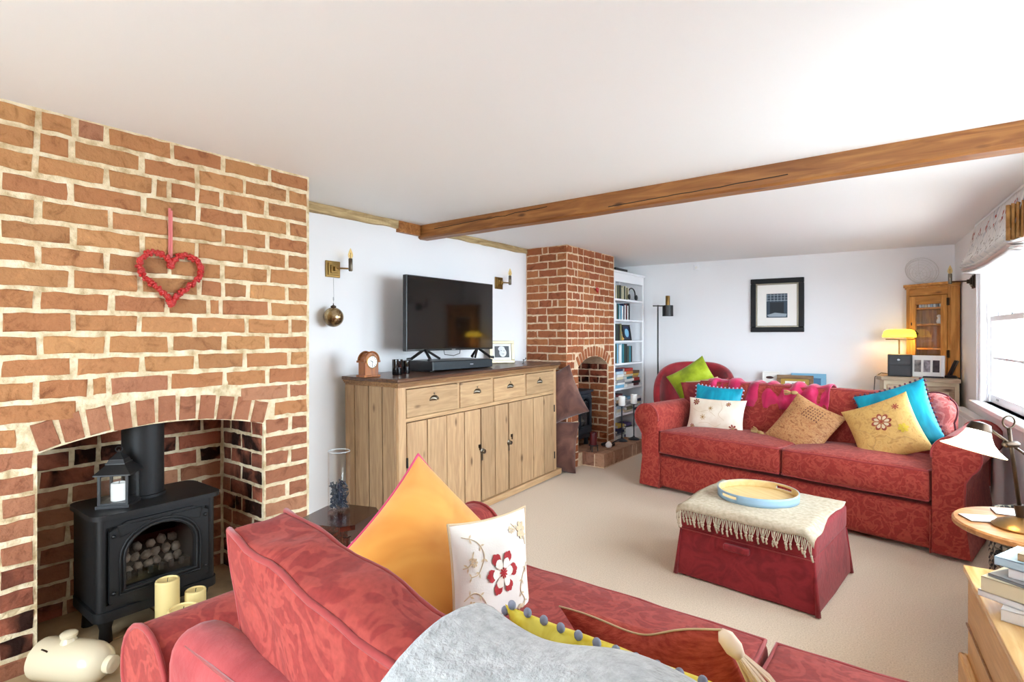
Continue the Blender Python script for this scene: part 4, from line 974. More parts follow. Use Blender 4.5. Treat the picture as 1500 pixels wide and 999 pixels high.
f = (C_-B); fl_n = f.length; fa_ = math.atan2(f.y, f.x); MC = T(B.x, B.y, 0) @ Matrix.Rotation(fa_, 4, 'Z')
def side(p, q, t, nm):
    d = q-p; a = math.atan2(d.y, d.x); MB().box(0, d.length, 0, t, z0, z1).build(nm, M_honey, cc).matrix_local = T(p.x, p.y, 0) @ Matrix.Rotation(a, 4, 'Z')
side(A, B, .012, 'return'); side(C_, D_, .012, 'return'); side(E_, A, .012, 'back_board'); side(D_, E_, .012, 'back_board')
for z in (z0, z1-.02, 1.17, 1.40, 1.555): MB().plan([tuple(A), tuple(B+Vector((.01, .01))), tuple(C_+Vector((-.01, .012))), tuple(D_), tuple(E_)], z, z+.016).build('shelf', M_honey_x, cc)
def cp(x0, x1, y0, y1, a, b, nm, mat=M_honey, parent=cc, bev=.003):
    o = MB().box(x0, x1, y0, y1, a, b, bev=bev).build(nm, mat, parent); o.matrix_local = MC if parent is cc else Matrix.Identity(4); return o
cp(0, .03, 0, .02, z0, z1, 'stile'); cp(fl_n-.03, fl_n, 0, .02, z0, z1, 'stile'); cp(.03, fl_n-.03, 0, .02, z1-.09, z1, 'frieze', M_honey_x); cp(.03, fl_n-.03, 0, .02, z0, z0+.03, 'rail', M_honey_x)
dd = cp(.034, .09, -.006, .016, z0+.035, z1-.095, 'door')
cp(fl_n-.09, fl_n-.034, -.006, .016, z0+.035, z1-.095, 'door_stile', parent=dd); cp(.09, fl_n-.09, -.006, .016, z1-.175, z1-.095, 'door_rail', M_honey_x, dd); cp(.09, fl_n-.09, -.006, .016, z0+.035, z0+.12, 'door_rail', M_honey_x, dd)
cp(.088, fl_n-.088, .003, .006, z0+.11, z1-.17, 'pane', M_glass, dd, 0)
for z in (1.10, 1.58): cp(fl_n-.036, fl_n-.012, -.010, -.002, z, z+.07, 'hinge', M_bronze, dd)
MB().sphere((.055, -.018, 1.36), .011, 10, 8).build('knob', M_bronze, dd, smooth=True); MB().box(.05, .06, -.010, -.004, 1.40, 1.43, bev=.002).build('escutcheon', M_bronze, dd)
out = [tuple(A+Vector((-.02, -.0))), tuple(B+Vector((-.025, -.02))), tuple(C_+Vector((.0, -.035))), tuple(D_+Vector((.005, -.025))), tuple(E_)]
MB().plan(out, z1, z1+.022).build('cornice', M_honey_x, cc); MB().plan([(a*.5+c_*.5, b*.5+d*.5) for (a, b), (c_, d) in zip(out, [tuple(A), tuple(B), tuple(C_), tuple(D_), tuple(E_)])], z1-.02, z1).build('cornice_moulding', M_honey_x, cc)
# contents of the cabinet
def incab(x, y, z): return MC @ Vector((x, y, z))
for i, (c, w) in enumerate((('white', .022), ('white', .02), ('cream', .024), ('white', .02), ('pale blue', .022), ('white', .022), ('grey', .02), ('white', .02))):
    book(tuple(incab(.10+.027*i, .09, 1.571)), (w, .09, .105), c, '%s book, %s from the left inside the corner cabinet' % (c, ORD[i]), 'small books inside the corner cabinet', rot=(0, 0, fa_))
fgs = thing('china_cat', tuple(incab(.27, .06, 1.416)), fa_, 'small white china animal inside the corner cabinet', 'figurine')
MB().lathe([(.02, 0), (.024, .02), (.017, .045), (.012, .055)], 12).build('body', M_waxwhite, fgs, smooth=60); MB().sphere((0, -.004, .068), .017, 12, 8).build('head', M_waxwhite, fgs, smooth=True)
fg2 = thing('pink_ornament', tuple(incab(.33, .06, 1.416)), fa_, 'rounded dusky pink ornament inside the corner cabinet', 'ornament')
MB().lathe([(.014, 0), (.026, .018), (.024, .04), (.01, .05)], 14).build('body', plain('dusky_pink', (176, 110, 96), .5), fg2, smooth=60); MB().sphere((0, 0, .055), .009, 8, 6).build('finial', M_gold, fg2, smooth=True)
jr = thing('wire_basket', (-.01, 6.58, z1+.023), R(-20), 'round wire basket leaning on the wall atop the corner cabinet', 'basket')
mb = MB()
MT = RX(-62) @ RZ(0)
M_wire = plain('pale_wire', (214, 214, 212), .5)
def ring(r, zz, t): return [(MT @ Vector((r*math.cos(R(k*12)), r*math.sin(R(k*12)), zz))) + Vector((0, -.045, .125)) for k in range(30)]
MB().tube(ring(.135, 0, 0), .004, 6, closed=True).build('rim', M_wire, jr, smooth=True)
for r, zz in ((.122, -.02), (.105, -.036), (.085, -.048), (.06, -.056), (.03, -.06)): MB().tube(ring(r, zz, 0), .0022, 5, closed=True).build('wire_ring', M_wire, jr, smooth=True)
for k in range(4):
    a = R(45*k); pts = [(MT @ Vector((r*math.cos(a), r*math.sin(a), -.06*(1-(r/.135)**2)))) + Vector((0, -.045, .125)) for r in [-.135+.27*i/12 for i in range(13)]]
    MB().tube(pts, .002, 5).build('wire_rib', M_wire, jr, smooth=True)
# banker lamp
bk = thing('desk_lamp', (-.20, 6.50, DZ+.001), R(-2), 'lit yellow glass bankers lamp behind the black speaker', 'lamp')
MB().lathe([(.08, 0), (.082, .012), (.05, .02), (.012, .03)], 24).build('base', M_brass, bk, smooth=40); MB().tube([(0, 0, .02), (0, 0, .34)], .007, 10).build('stem', M_brass, bk)
MB().tube([(-.11, 0, .345), (.11, 0, .345), (.135, 0, .365), (.145, 0, .40), (.125, 0, .43)], .005, 8).build('yoke', M_bronze, bk, smooth=True)
def shade_fn(u, v):
    x = -.135+.27*u; a = math.pi*v; e = max(.0, 1-(abs(2*u-1))**6)**.5
    return (x, -.062*math.cos(a)*(.35+.65*e), .365+.078*math.sin(a)*(.25+.75*e))
solid(MB().grid(shade_fn, 24, 14).build('shade', glow('yellow_glass', (252, 206, 60), 1.0), bk, smooth=True), .004)
MB().lathe([(.011, 0), (.013, .01), (.006, .016)], 12, T(.132, 0, .40) @ RY(90)).build('knob', M_bronze, bk, smooth=True)
MB().tube([(-.05, 0, .385), (.05, 0, .385)], .012, 10).build('bulb', glow('warm_bulb', (255, 224, 160), 25), bk, smooth=True)
ca = tag(MB().tube([(-.27, 6.45, DZ+.006), (-.34, 6.42, DZ+.02), (-.39, 6.40, DZ-.02), (-.40, 6.41, .75), (-.385, 6.42, .5), (-.40, 6.42, .2)], .004, 6).build('lamp_cable', M_blackplastic, smooth=True), 'black cable hanging down the left side of the cream dresser', 'cable')
# speaker
sp = thing('speaker', (-.19, 6.33, DZ+.001), R(2), 'square black speaker on the dresser before the yellow lamp', 'speaker')
MB().box(-.095, .095, -.075, .075, 0, .205, bev=.006).build('cabinet', M_blackplastic, sp); MB().box(-.085, .085, -.080, -.074, .012, .105, bev=.003).build('lower_grille', M_black, sp); MB().box(-.085, .085, -.079, -.074, .112, .195, bev=.003).build('upper_grille', M_black, sp)
MB().sphere((-.01, -.082, .155), .010, 10, 8, (1.3, .2, 1)).build('badge', M_steel, sp, smooth=True)
# triple photo frame
tf = thing('triple_photo_frame', (.02, 6.30, DZ+.001), 0, 'white frame with three small photographs on the cream dresser', 'photo frame', rot=(R(-8), 0, R(-8)))
MB().box(-.125, .125, -.012, .012, 0, .20, bev=.004).build('frame', M_paper, tf)
for k, c in enumerate(((150, 142, 136), (170, 160, 164), (70, 56, 60))):
    MB().box(-.10+.068*k, -.05+.068*k, -.0145, -.011, .045, .155).build('photograph', mottled('small_photo_%d' % k, [(.35, tuple(v*.6 for v in c)), (.65, c)], 30, .5, 3), tf)
MB().box(.098, .122, -.02, .012, 0, .2, bev=.003).build('edge_panel', M_white, tf)
ph = thing('phone_dock', (.175, 6.30, DZ+.001), R(-25), 'black handset leaning on its charging dock at the dresser end', 'phone')
MB().lathe([(.058, 0), (.06, .01), (.05, .022), (.02, .026)], 20, Matrix.Scale(.75, 4, (0, 1, 0))).build('dock', M_blackplastic, ph, smooth=40); MB().box(-.012, .012, -.024, .024, 0, .15, T(0, 0, .02) @ RY(22), bev=.006).build('handset', M_blackplastic, ph)
tag(MB().box(-.075, .075, -.022, .022, 0, .014, bev=.005).build('remote_control', M_blackplastic, loc=(.06, 6.215, DZ+.001), rot=(0, 0, R(-3))), 'black remote control flat on the dresser front edge', 'remote')

# ------------------------------------------------------------------ brown cushions and red armchair are built with the soft furnishings

# ------------------------------------------------------------------ soft furnishings
def orient(loc, n, roll=0):
    n = Vector(n).normalized(); y = -n; z = (Vector((0, 0, 1)) - n*n.z).normalized(); x = y.cross(z)
    return Matrix.Translation(loc) @ Matrix((x, y, z)).transposed().to_4x4() @ RY(roll)
def cushion_fn(w, h, t, seed=0, wr=.006, sag=0):
    def f(u, v, side):                                  # u, v in -1..1
        du, dv = 1-u*u, 1-v*v
        x = w/2*(u*(1-.075*dv*abs(u)**1.5)); z = h/2*(v*(1-.075*du*abs(v)**1.5))
        b = t/2*(max(0, 1-abs(u)**2.6)*max(0, 1-abs(v)**2.6))**.62
        e = min(1, 4*min(1-abs(u), 1-abs(v)))
        k = wr*noise.noise((u*2.2+seed, v*2.2, side*3+seed)) + wr*.6*noise.noise((u*6+seed, v*2.5, side+7))
        dent = sag*math.exp(-(u*u*5))*max(0, v)**1.5
        y = side*b + e*k*(1 if side > 0 else .8)
        return Vector((x, y, z - dent*h))
    return f
def cushion(name, w, h, t, mat, M, label, group=None, seed=0, pipe=None, wr=.006, sag=0, n=22, back=None):
    o = thing(name, (0, 0, 0), 0, label, 'cushion', group); o.matrix_world = M
    f = cushion_fn(w, h, t, seed, wr, sag); mb = MB(); vs = {}; V = []; F = []
    sp = [math.sin(math.pi/2*(2*i/n-1)) for i in range(n+1)]
    def vid(i, j, s):
        k = (i, j, 0 if i in (0, n) or j in (0, n) else s)
        if k not in vs: vs[k] = len(V); V.append(f(sp[i], sp[j], s if k[2] else 1))
        return vs[k]
    for s in (-1, 1):
        for i in range(n):
            for j in range(n):
                q = [vid(i, j, s), vid(i+1, j, s), vid(i+1, j+1, s), vid(i, j+1, s)]; F.append(q if s < 0 else q[::-1])
    mb.add(V, F); mb.build('cover', mat, o, smooth=True)
    if pipe:
        r, pm = pipe; mb = MB(); per = [f(sp[i], -1, 1) for i in range(n)]+[f(1, sp[j], 1) for j in range(n)]+[f(sp[i], 1, 1) for i in range(n, 0, -1)]+[f(-1, sp[j], 1) for j in range(n, 0, -1)]
        mb.tube(per, r, 6, closed=True).build('piping', pm, o, smooth=True)
    return o, f
def on_face(f, u, v, off=.002):
    p = f(u, v, -1); return p+Vector((0, -off, 0))
def petals(o, f, cu, cv, r0, r1, n, width, mat, name, ph=0, asp=1.0, off=.003):
    mb = MB()
    for k in range(n):
        a = 2*math.pi*(k+ph)/n; ca, sa = math.cos(a), math.sin(a); pts = []
        for q, wd in ((0, .25), (.35, .8), (.7, 1), (.9, .6), (1, 0)):
            r = r0+(r1-r0)*q; pts.append((r, width*wd))
        L = [on_face(f, cu+(r*ca-w_*sa), cv+(r*sa+w_*ca)*asp, off) for r, w_ in pts]; Rr = [on_face(f, cu+(r*ca+w_*sa), cv+(r*sa-w_*ca)*asp, off) for r, w_ in pts]
        m = len(pts); mb.add(L+Rr, [(i, i+1, m+i+1, m+i) for i in range(m-1)])
    return tag(mb.build(name, mat, o), kind='stuff')
def smooth_pts(P, n=6):
    out = []
    for i in range(len(P)-1):
        p0, p1, p2, p3 = P[max(0, i-1)], P[i], P[i+1], P[min(len(P)-1, i+2)]
        for k in range(n):
            t = k/n; out.append(tuple(.5*(2*b+(c_-a)*t+(2*a-5*b+4*c_-d)*t*t+(3*b-a-3*c_+d)*t**3) for a, b, c_, d in zip(p0, p1, p2, p3)))
    return out+[P[-1]]
def vine(o, f, pts, mat, name='embroidered_vine', r=.0013, leaves=0):
    pts = smooth_pts(pts); 
    if leaves:
        mb = MB()
        for i in range(3, len(pts)-1, leaves):
            (a, b), (c_, d) = pts[i-1], pts[i]; dx, dy = c_-a, d-b; L = math.hypot(dx, dy)+1e-6; dx, dy = dx/L, dy/L
            for sg in (-1, 1):
                ex, ey = dx*.6-dy*sg*.8, dy*.6+dx*sg*.8; q = [(c_, d), (c_+ex*.05-ey*.018, d+ey*.05+ex*.018), (c_+ex*.10, d+ey*.10), (c_+ex*.05+ey*.018, d+ey*.05-ex*.018)]
                mb.add([on_face(f, max(-.95, min(.95, u)), max(-.95, min(.95, v)), .002) for u, v in q], [(0, 1, 2, 3)])
        tag(mb.build('vine_leaves', mat, o), kind='stuff')
    pp = [on_face(f, u, v, .001) for u, v in pts]; return MB().tube(pp, r, 4).build(name, mat, o)
def tassel(o, p, d, L, mat, seed=0, name='tassel'):
    rr = random.Random(seed); p = Vector(p); d = Vector(d).normalized(); mb = MB()
    t = MB().tube([p, p+d*.012, p+d*.035, p+d*.05], .01, 10, radii=[.006, .015, .016, .010]).build(name, mat, o, smooth=True)
    for k in range(26):
        a = d.orthogonal().normalized(); b = d.cross(a); an = rr.uniform(0, 6.28); q = a*math.cos(an)+b*math.sin(an); s = rr.uniform(.006, .026)
        mb.tube([p+d*.045+q*.006, p+d*(.06+L*.3)+q*s*.9, p+d*(.05+L*rr.uniform(.85, 1))+q*s], .0022, 4)
    tag(mb.build('tassel_threads', mat, t), kind='stuff'); return t
def pompoms(o, f, edges, n, r, mat, joined=True, off=0):
    mb = MB(); k = 0
    for e in edges:
        for i in range(n):
            s = -1+2*(i+.5)/n; p = {'t': f(s, 1, 1), 'b': f(s, -1, 1), 'l': f(-1, s, 1), 'r': f(1, s, 1)}[e]; d = {'t': (0, 0, 1), 'b': (0, 0, -1), 'l': (-1, 0, 0), 'r': (1, 0, 0)}[e]
            p = p+Vector(d)*r*.8
            if joined: mb.sphere(p, r, 7, 5)
            else: MB().sphere((0, 0, 0), r, 10, 7, (1, 1, 1.25)).build('pompom', mat, o, tuple(p), smooth=True)
    if joined: tag(mb.build('pompom_trim', mat, o, smooth=True), kind='stuff')
    else: mb.bm.free()
def drape(name, label, cat, path, x0, x1, mat, thick=.006, wr=.012, seed=0, nx=40, ny=60, edge=0, M=None, fr=1.0):
    """cloth hung over a path of (y, z) points between x0 and x1"""
    P = [Vector((0, y, z)) for y, z in path]; acc = [0]
    for a, b in zip(P[:-1], P[1:]): acc.append(acc[-1]+(b-a).length)
    def at(t):
        d = t*acc[-1]
        for i in range(len(P)-1):
            if d <= acc[i+1]+1e-9:
                f = (d-acc[i])/(acc[i+1]-acc[i]); return P[i].lerp(P[i+1], f)
        return P[-1].copy()
    def sm(t): return (at(max(0, t-.03))+at(t)*2+at(min(1, t+.03)))/4
    def fn(u, v):
        p = sm(v); q = sm(min(1, v+.01))-sm(max(0, v-.01)); nrm = Vector((0, -q.z, q.y)).normalized()
        x = x0+(x1-x0)*u + edge*noise.noise((seed, v*3, u*2))
        d = wr*(noise.noise((x*9*fr+seed, v*2.0, 1.3))+.6*noise.noise((x*5*fr+v*4, v*6, seed))+.55)
        return Vector((x, 0, 0))+p+nrm*max(.001, d)
    o = MB().grid(fn, nx, ny).build(name, mat, smooth=True)
    if M: o.matrix_world = M
    solid(o, thick, 1); tag(o, label, cat); return o, fn

M_turq = mottled('turquoise_silk', [(.3, (0, 122, 150)), (.6, (0, 158, 186)), (.8, (30, 178, 200))], 5, .45, 3, distort=.6, stretch=(3, 3, .8), rnd=False, spec=.4, bmp=(6, .2, .02))
M_gold_c = mottled('gold_brocade', [(.35, (184, 140, 78)), (.5, (206, 166, 98)), (.65, (196, 152, 84))], 16, .6, 4, distort=2.5, rnd=False, bmp=(40, .3, .004))
M_creamc = mottled('cream_linen', [(.35, (226, 212, 190)), (.65, (240, 232, 216))], 8, .85, 3, rnd=False, bmp=(200, .2, .002))
M_whitec = mottled('white_linen', [(.35, (222, 216, 206)), (.65, (234, 230, 222))], 5, .85, 3, rnd=False, bmp=(200, .2, .002))
M_yelv = mottled('yellow_velvet', [(.35, (206, 132, 46)), (.6, (228, 164, 74)), (.75, (238, 188, 110))], 4, .65, 3, distort=.6, rnd=False, sheen=.4)
M_lemon = mottled('lemon_satin', [(.35, (212, 186, 40)), (.65, (238, 222, 96))], 8, .5, 3, distort=.5, stretch=(4, 4, 1), rnd=False)
M_lime = mottled('lime_velvet', [(.35, (128, 146, 10)), (.6, (164, 184, 26)), (.8, (190, 206, 70))], 8, .6, 3, rnd=False, sheen=.3)
M_palegreen = plain('pale_green', (206, 204, 140), .8)
M_browncor = mottled('brown_velvet', [(.35, (74, 42, 34)), (.6, (104, 66, 54)), (.75, (128, 90, 74))], 7, .7, 4, distort=.8, rnd=False, sheen=.4)
M_magenta = mottled('magenta_velvet', [(.3, (140, 4, 50)), (.55, (190, 16, 78)), (.75, (220, 60, 114))], 6, .5, 4, distort=.8, rnd=False, sheen=.3)
M_greyw = mottled('grey_wool', [(.3, (158, 160, 160)), (.55, (182, 184, 184)), (.75, (200, 202, 200))], 60, .95, 6, rnd=False, sheen=.4, bmp=(160, .7, .006))
M_rustw = mottled('rust_weave', [(.35, (148, 52, 46)), (.65, (182, 82, 68))], 40, .85, 4, stretch=(1, 1, 4), rnd=False, bmp=(120, .4, .004))
M_brocade = mottled('bronze_brocade', [(.35, (150, 96, 60)), (.5, (196, 148, 100)), (.65, (168, 110, 70))], 22, .55, 5, distort=1.5, stretch=(1, 1, 2), rnd=False, bmp=(60, .4, .004))
M_pinkscal = damask('pink_damask', (186, 92, 88), (206, 122, 114), 9)
M_scalpipe = plain('plum_piping', (90, 24, 34), .7)
M_redthread = plain('red_thread', (170, 30, 36), .7); M_beige = plain('beige_thread', (206, 184, 148), .7); M_rustt = plain('rust_thread', (150, 66, 46), .7); M_ivory = plain('ivory_thread', (240, 232, 218), .7)
M_thread = plain('tassel_thread', (234, 212, 188), .8); M_ochret = plain('ochre_tassel', (176, 140, 90), .8)
M_greypom = plain('grey_pompom', (136, 140, 156), .9); M_lilacpom = plain('lilac_pompom', (186, 170, 196), .9); M_maroonpom = plain('plum_pompom', (90, 46, 66), .9)

# ------------------------------------------------------------------ sofas
def arm_profile(aw, rr, top, sgn):
    """xz outline of a scroll arm; x = 0 inner face, positive outwards"""
    cx, cz = aw*.55+.02, top-rr; p = [(0, .02), (0, cz-.02)]
    for k in range(0, 17):
        a = R(180-k*14.5); p.append((cx+rr*math.cos(a)*(1.0), cz+rr*math.sin(a)))
    p += [(aw*.92, cz-rr*1.25), (aw*.90, .28), (aw+.015, .02)]
    return [(x*sgn, z) for x, z in p]
def sofa(label, M, xl, xr, D, mat, seat_h=.51, arm_top=.72, back_h=.76, seats=None, back_cush=None, armw=.20, roll=.125, seed=0, bmat=None, pm=None, back_t=.20):
    bmat = bmat or mat; pm = pm or M_pipe
    s = thing('sofa', (0, 0, 0), 0, label, 'sofa'); s.matrix_world = M
    W = xr-xl; cx = (xl+xr)/2
    MB().rbox(W+.04, D-.06, .26, .03, (0, .01, 0), 8, c=(cx, D/2, .16), wob=.004, seed=seed).build('skirt', mat, s, smooth=50)
    for x in (xl+.005, cx, xr-.005): MB().tube([(x, .018, .27), (x, .008, .02)], .006, 6).build('skirt_pleat', mat, s, smooth=True)
    for x, sg in ((xl, -1), (xr, 1)):
        pr = arm_profile(armw, roll, arm_top, sg); n = len(pr); mb = MB(); V = []; F = []
        ys = [0, .004, .02] + [.02+(D-.06)*k/10 for k in range(1, 11)]; sc = [.94, .985, 1]+[1]*10
        mx, mz = sum(p[0] for p in pr)/n, sum(p[1] for p in pr)/n
        for y, q in zip(ys, sc):
            dip = 0
            for (px, pz) in pr: V.append((x+mx+(px-mx)*q+.004*noise.noise((px*8, y*5, pz*8)), y, max(.012, mz+(pz-mz)*q)))
        for i in range(len(ys)-1):
            for k in range(n): F.append((i*n+k, i*n+(k+1) % n, (i+1)*n+(k+1) % n, (i+1)*n+k))
        F.append(tuple(range(n))); F.append(tuple((len(ys)-1)*n+k for k in range(n)))
        mb.add(V, F); a = mb.build('arm', mat, s, smooth=50)
        for yy in (.004, D-.042): MB().tube([(x+px, yy, max(.02, pz)) for px, pz in pr[1:-1]], .0065, 6).build('piping', pm, a, smooth=True)
    MB().rbox(W-.01, back_t, back_h-.05, .06, (0, .015, 0), 8, c=(cx, D-.02-back_t/2, .05+(back_h-.05)/2), wob=.006, seed=seed+2).build('back', bmat, s, smooth=60)
    MB().tube([(xl+.08, D-.040, back_h-.021), (cx, D-.038, back_h-.020), (xr-.08, D-.040, back_h-.021)], .004, 6).build('back_seam', pm, s, smooth=True)
    def boxcush(name, w, d, h, M2, puff, r=.045, sd=0, wob=.006, m=None):
        g = MB().rbox(w, d, h, r, puff, 9, wob=wob, seed=sd); o = g.build(name, m or mat, s, smooth=70); o.matrix_local = M2
        for sg in (-1, 1):
            e = (w/2-.0085, d/2-.0085); loop = []
            for k in range(48):
                t = k/12; i = int(t); f_ = t-i; c4 = [(-1, -1), (1, -1), (1, 1), (-1, 1)]; a, b = c4[i % 4], c4[(i+1) % 4]
                X, Y = (a[0]+(b[0]-a[0])*f_)*e[0], (a[1]+(b[1]-a[1])*f_)*e[1]
                ex = puff[0]*(1-(Y/(d/2))**2)*(X/(w/2))*.12; ey = puff[1]*(1-(X/(w/2))**2)*(Y/(d/2))*.12
                ez = h/2-.0085
                p = Vector((X+ex, Y+ey, sg*ez)); p += noise.noise_vector(p*7+Vector((sd*3.1, sd*1.7, 0)))*wob; loop.append(p)
            MB().tube(loop, .0068, 6, closed=True).build('piping', pm, o, smooth=True)
        return o
    for i, (a, b) in enumerate(seats):
        boxcush('seat_cushion', b-a-.006, D-.30, .19, T((a+b)/2, (D-.30)/2+.0, seat_h-.105) @ RX(-1.0), (.012, .03, .035), .028, seed+i+3)
    for i, bcx_ in enumerate(back_cush):
        a, b, th, hh, y, z, tilt, rz = bcx_
        boxcush('back_cushion', b-a, hh, th, T((a+b)/2, y, z) @ RZ(rz) @ RX(90-tilt), (.02, .02, .03), .028, seed+i+11, wob=.012)
    return s, boxcush
# far sofa
MS2 = T(-.935, 4.232, 0) @ RZ(-10.7)
sofa('red damask sofa facing the camera beyond the ottoman', MS2, -.87, .98, .96, M_red, seats=[(-.865, .115), (.12, .975)], back_cush=[(-.85, .07, .17, .44, .70, .66, 12, 0), (.075, .96, .17, .44, .70, .66, 12, 0)], back_h=.80, armw=.17, roll=.115)
# near sofa, its back to the camera
MS1 = T(-.40, 1.61, 0) @ RZ(180)
sofa('red damask sofa in the foreground with its back to the camera', MS1, -.95, .84, 1.18, M_red_near, seats=[(-.945, -.07), (-.065, .835)], back_cush=[], back_h=.71, seat_h=.48, arm_top=.655, back_t=.13, bmat=M_redplain, seed=30, armw=.21)
S1 = [o for o in bpy.data.objects if o.name.startswith('sofa')][-1]
# its two tall back cushions, wrinkled, leaning on the low back
def near_back(x0, x1, y, z, tilt, rz, seed, h=.52, th=.125, roll=0):
    w = x1-x0; g = MB().rbox(w, th, h, .02, (.012, .022, .02), 26, wob=.011, seed=seed)
    for v in g.bm.verts:
        c_ = v.co; e_ = max(0, 1-(abs(c_.y)/(th/2))**2); t_ = max(0, (abs(c_.z)-h*.28)/(h*.22))
        v.co.z -= (1 if c_.z > 0 else -1)*e_*t_*(.010*abs(noise.noise((c_.x*13+c_.y*9, seed, 2)))+.012*abs(noise.noise((c_.x*6-c_.y*5, seed, 5))))
        if abs(c_.y) > th*.4: v.co.y += .010*noise.noise((c_.x*7+c_.z*5, c_.z*4, seed))*max(0, 1-(c_.z/(h/2))**4)*max(0, 1-(c_.x/(w/2))**4)
    o = g.build('back_cushion', M_red_near, S1, smooth=70)
    Mw = T((x0+x1)/2, y, z) @ RZ(rz) @ RX(tilt) @ RY(roll); o.matrix_local = MS1.inverted() @ Mw
    for sg in (-1, 1):
        loop = []; N = 64
        for k in range(N):
            t = 4*k/N; i = int(t); f_ = t-i; c4 = [(-1, -1), (1, -1), (1, 1), (-1, 1)]; a, b = c4[i % 4], c4[(i+1) % 4]
            X, Z_ = (a[0]+(b[0]-a[0])*f_)*(w/2-.006), (a[1]+(b[1]-a[1])*f_)*(h/2-.006)
            p = Vector((X, sg*(th/2-.006), Z_))
            p += noise.noise_vector(p*7+Vector((seed*3.1, seed*1.7, 0)))*.011
            loop.append(p)
        MB().tube(loop, .0066, 8, closed=True).build('piping', M_pipe, o, smooth=True)
    return o
near_back(-1.13, -.41, .60, .630, 9, -5, 41, roll=7)
near_back(-.37, .37, .60, .565, 9, -2, 45)

# grey throw over the near sofa's back
drape('grey_throw', 'pale grey wool throw over the back of the foreground sofa', 'throw', [(.355, .40), (.36, .58), (.365, .72), (.395, .765), (.405, .80), (.43, .845), (.475, .88), (.55, .888), (.63, .865), (.69, .78), (.72, .68)], -.535, .16, M_greyw, .009, .030, 3, 60, 60, .02, None, .75)

# ------------------------------------------------------------------ cushions on the near sofa
cushion('yellow_cushion', .50, .50, .21, M_yelv, orient((-1.23, 1.21, .59), (.86, -.12, .48), -34), 'large amber velvet cushion with pink piping against the sofa arm', seed=2, pipe=(.0045, plain('pink_piping', (206, 70, 110), .6)), wr=.010)
wc, wf = cushion('embroidered_cushion', .285, .345, .09, M_whitec, orient((-1.01, 1.235, .60), (.97, -.22, .10), 1), 'white linen cushion embroidered with a large red flower', seed=5, pipe=(.004, M_beige))
for q0_ in (0,):
    for q_ in (-.035, 0, .035): petals(wc, wf, .06, .10, .16, .40-.9*abs(q_), 6, .060, M_redthread, 'red_petals', q_*4.5, .95)
petals(wc, wf, .06, .10, .05, .27, 6, .085, M_ivory, 'ivory_petals', .0, .95, .0042); petals(wc, wf, .06, .10, .0, .10, 9, .018, M_redthread, 'flower_centre', .3, .95, .0055)
for pts in ([(-.8, .8), (-.5, .7), (-.35, .45), (-.5, .2), (-.7, .15)], [(-.85, -.2), (-.6, -.1), (-.4, -.3), (-.45, -.55), (-.7, -.7)], [(.85, .1), (.65, -.05), (.55, -.3), (.7, -.5), (.6, -.75)], [(-.2, -.9), (0, -.6), (.2, -.5), (.35, -.65)], [(.45, .85), (.6, .7), (.8, .6), (.85, .4)], [(-.6, .55), (-.7, .35), (-.85, .3)]):
    vine(wc, wf, pts, M_beige, leaves=5)
for cu, cv, r in ((.72, .68, .16), (-.30, -.72, .17), (-.62, .38, .08), (.55, -.62, .1), (-.7, -.3, .09), (.4, .75, .07)): petals(wc, wf, cu, cv, .02, r, 7, r*.28, M_beige, 'beige_flower')
lc, lf = cushion('lemon_cushion', .44, .40, .13, M_lemon, orient((-.335, .775, .665), (.02, .95, .30), 1), 'lemon yellow cushion trimmed with grey pompoms behind the grey throw', seed=9, wr=.008)
pompoms(lc, lf, 'tlr', 14, .0068, M_greypom, joined=False)
rc, rf = cushion('rust_cushion', .45, .34, .11, M_rustw, orient((-.43, 1.12, .570), (.12, .88, .45), 19), 'rust red woven cushion with cream corner tassel on foreground seat', seed=13, wr=.012, sag=.10)
for sg in (-1,): pass
tassel(rc, rf(-1, 1, 1), (-.30, .15, -1), .13, M_thread, 3)
MB().tube([rf(-1+2*i/30, 1, 1)+Vector((0, 0, .002)) for i in range(31)], .0022, 6).build('edge_cord', M_beige, rc, smooth=True)

# ------------------------------------------------------------------ cushions on the far sofa
def on2(x, y, z): return MS2 @ Vector((x, y, z))
def n2(v): return MS2.to_3x3() @ Vector(v)
tl, f1 = cushion('turquoise_cushion', .42, .40, .11, M_turq, orient(on2(-.62, .52, .665), n2((.05, -1, .25)), 2), 'turquoise cushion with pompoms behind the cream floral cushion', 'turquoise cushions', seed=21); pompoms(tl, f1, 'tlr', 12, .0075, M_lilacpom)
cr, f2 = cushion('floral_cushion', .50, .29, .11, M_creamc, orient(on2(-.565, .40, .625), n2((.05, -1, .30)), -1), 'oblong cream cushion embroidered with maroon and gold flowers', seed=23)
for cu, cv, r, m in ((-.68, .72, .22, M_rustt), (.48, .68, .15, M_rustt), (.70, -.72, .24, M_rustt), (-.75, -.78, .16, M_rustt), (-.1, .35, .15, M_beige), (-.35, -.2, .18, M_beige)): petals(cr, f2, cu, cv, .03, r*.6, 7, r*.13, m, 'flower', 0, 1.7); petals(cr, f2, cu, cv, .0, .04, 5, .02, M_ochret, 'flower_centre', 0, 1.7, .004)
for pts in ([(-.8, .3), (-.5, .1), (-.2, .2), (.1, -.1)], [(.2, .8), (.3, .4), (.2, 0), (.4, -.3)], [(-.5, -.6), (-.2, -.5), (.1, -.7), (.3, -.5)]): vine(cr, f2, pts, M_beige)
bt, f3 = cushion('brocade_cushion', .42, .42, .13, M_brocade, orient(on2(.13, .42, .615), n2((-.05, -1, .62)), 24), 'bronze brocade cushion with tassels lying in the middle of the far sofa', seed=27, wr=.009)
mb = MB()
for i in range(7):
    for j in range(5): mb.add([on_face(f3, -.18+.10*i+a*.028, .30+.11*j+b*.035, .003) for a, b in ((-1, 0), (0, -1), (1, 0), (0, 1))], [(0, 1, 2, 3)])
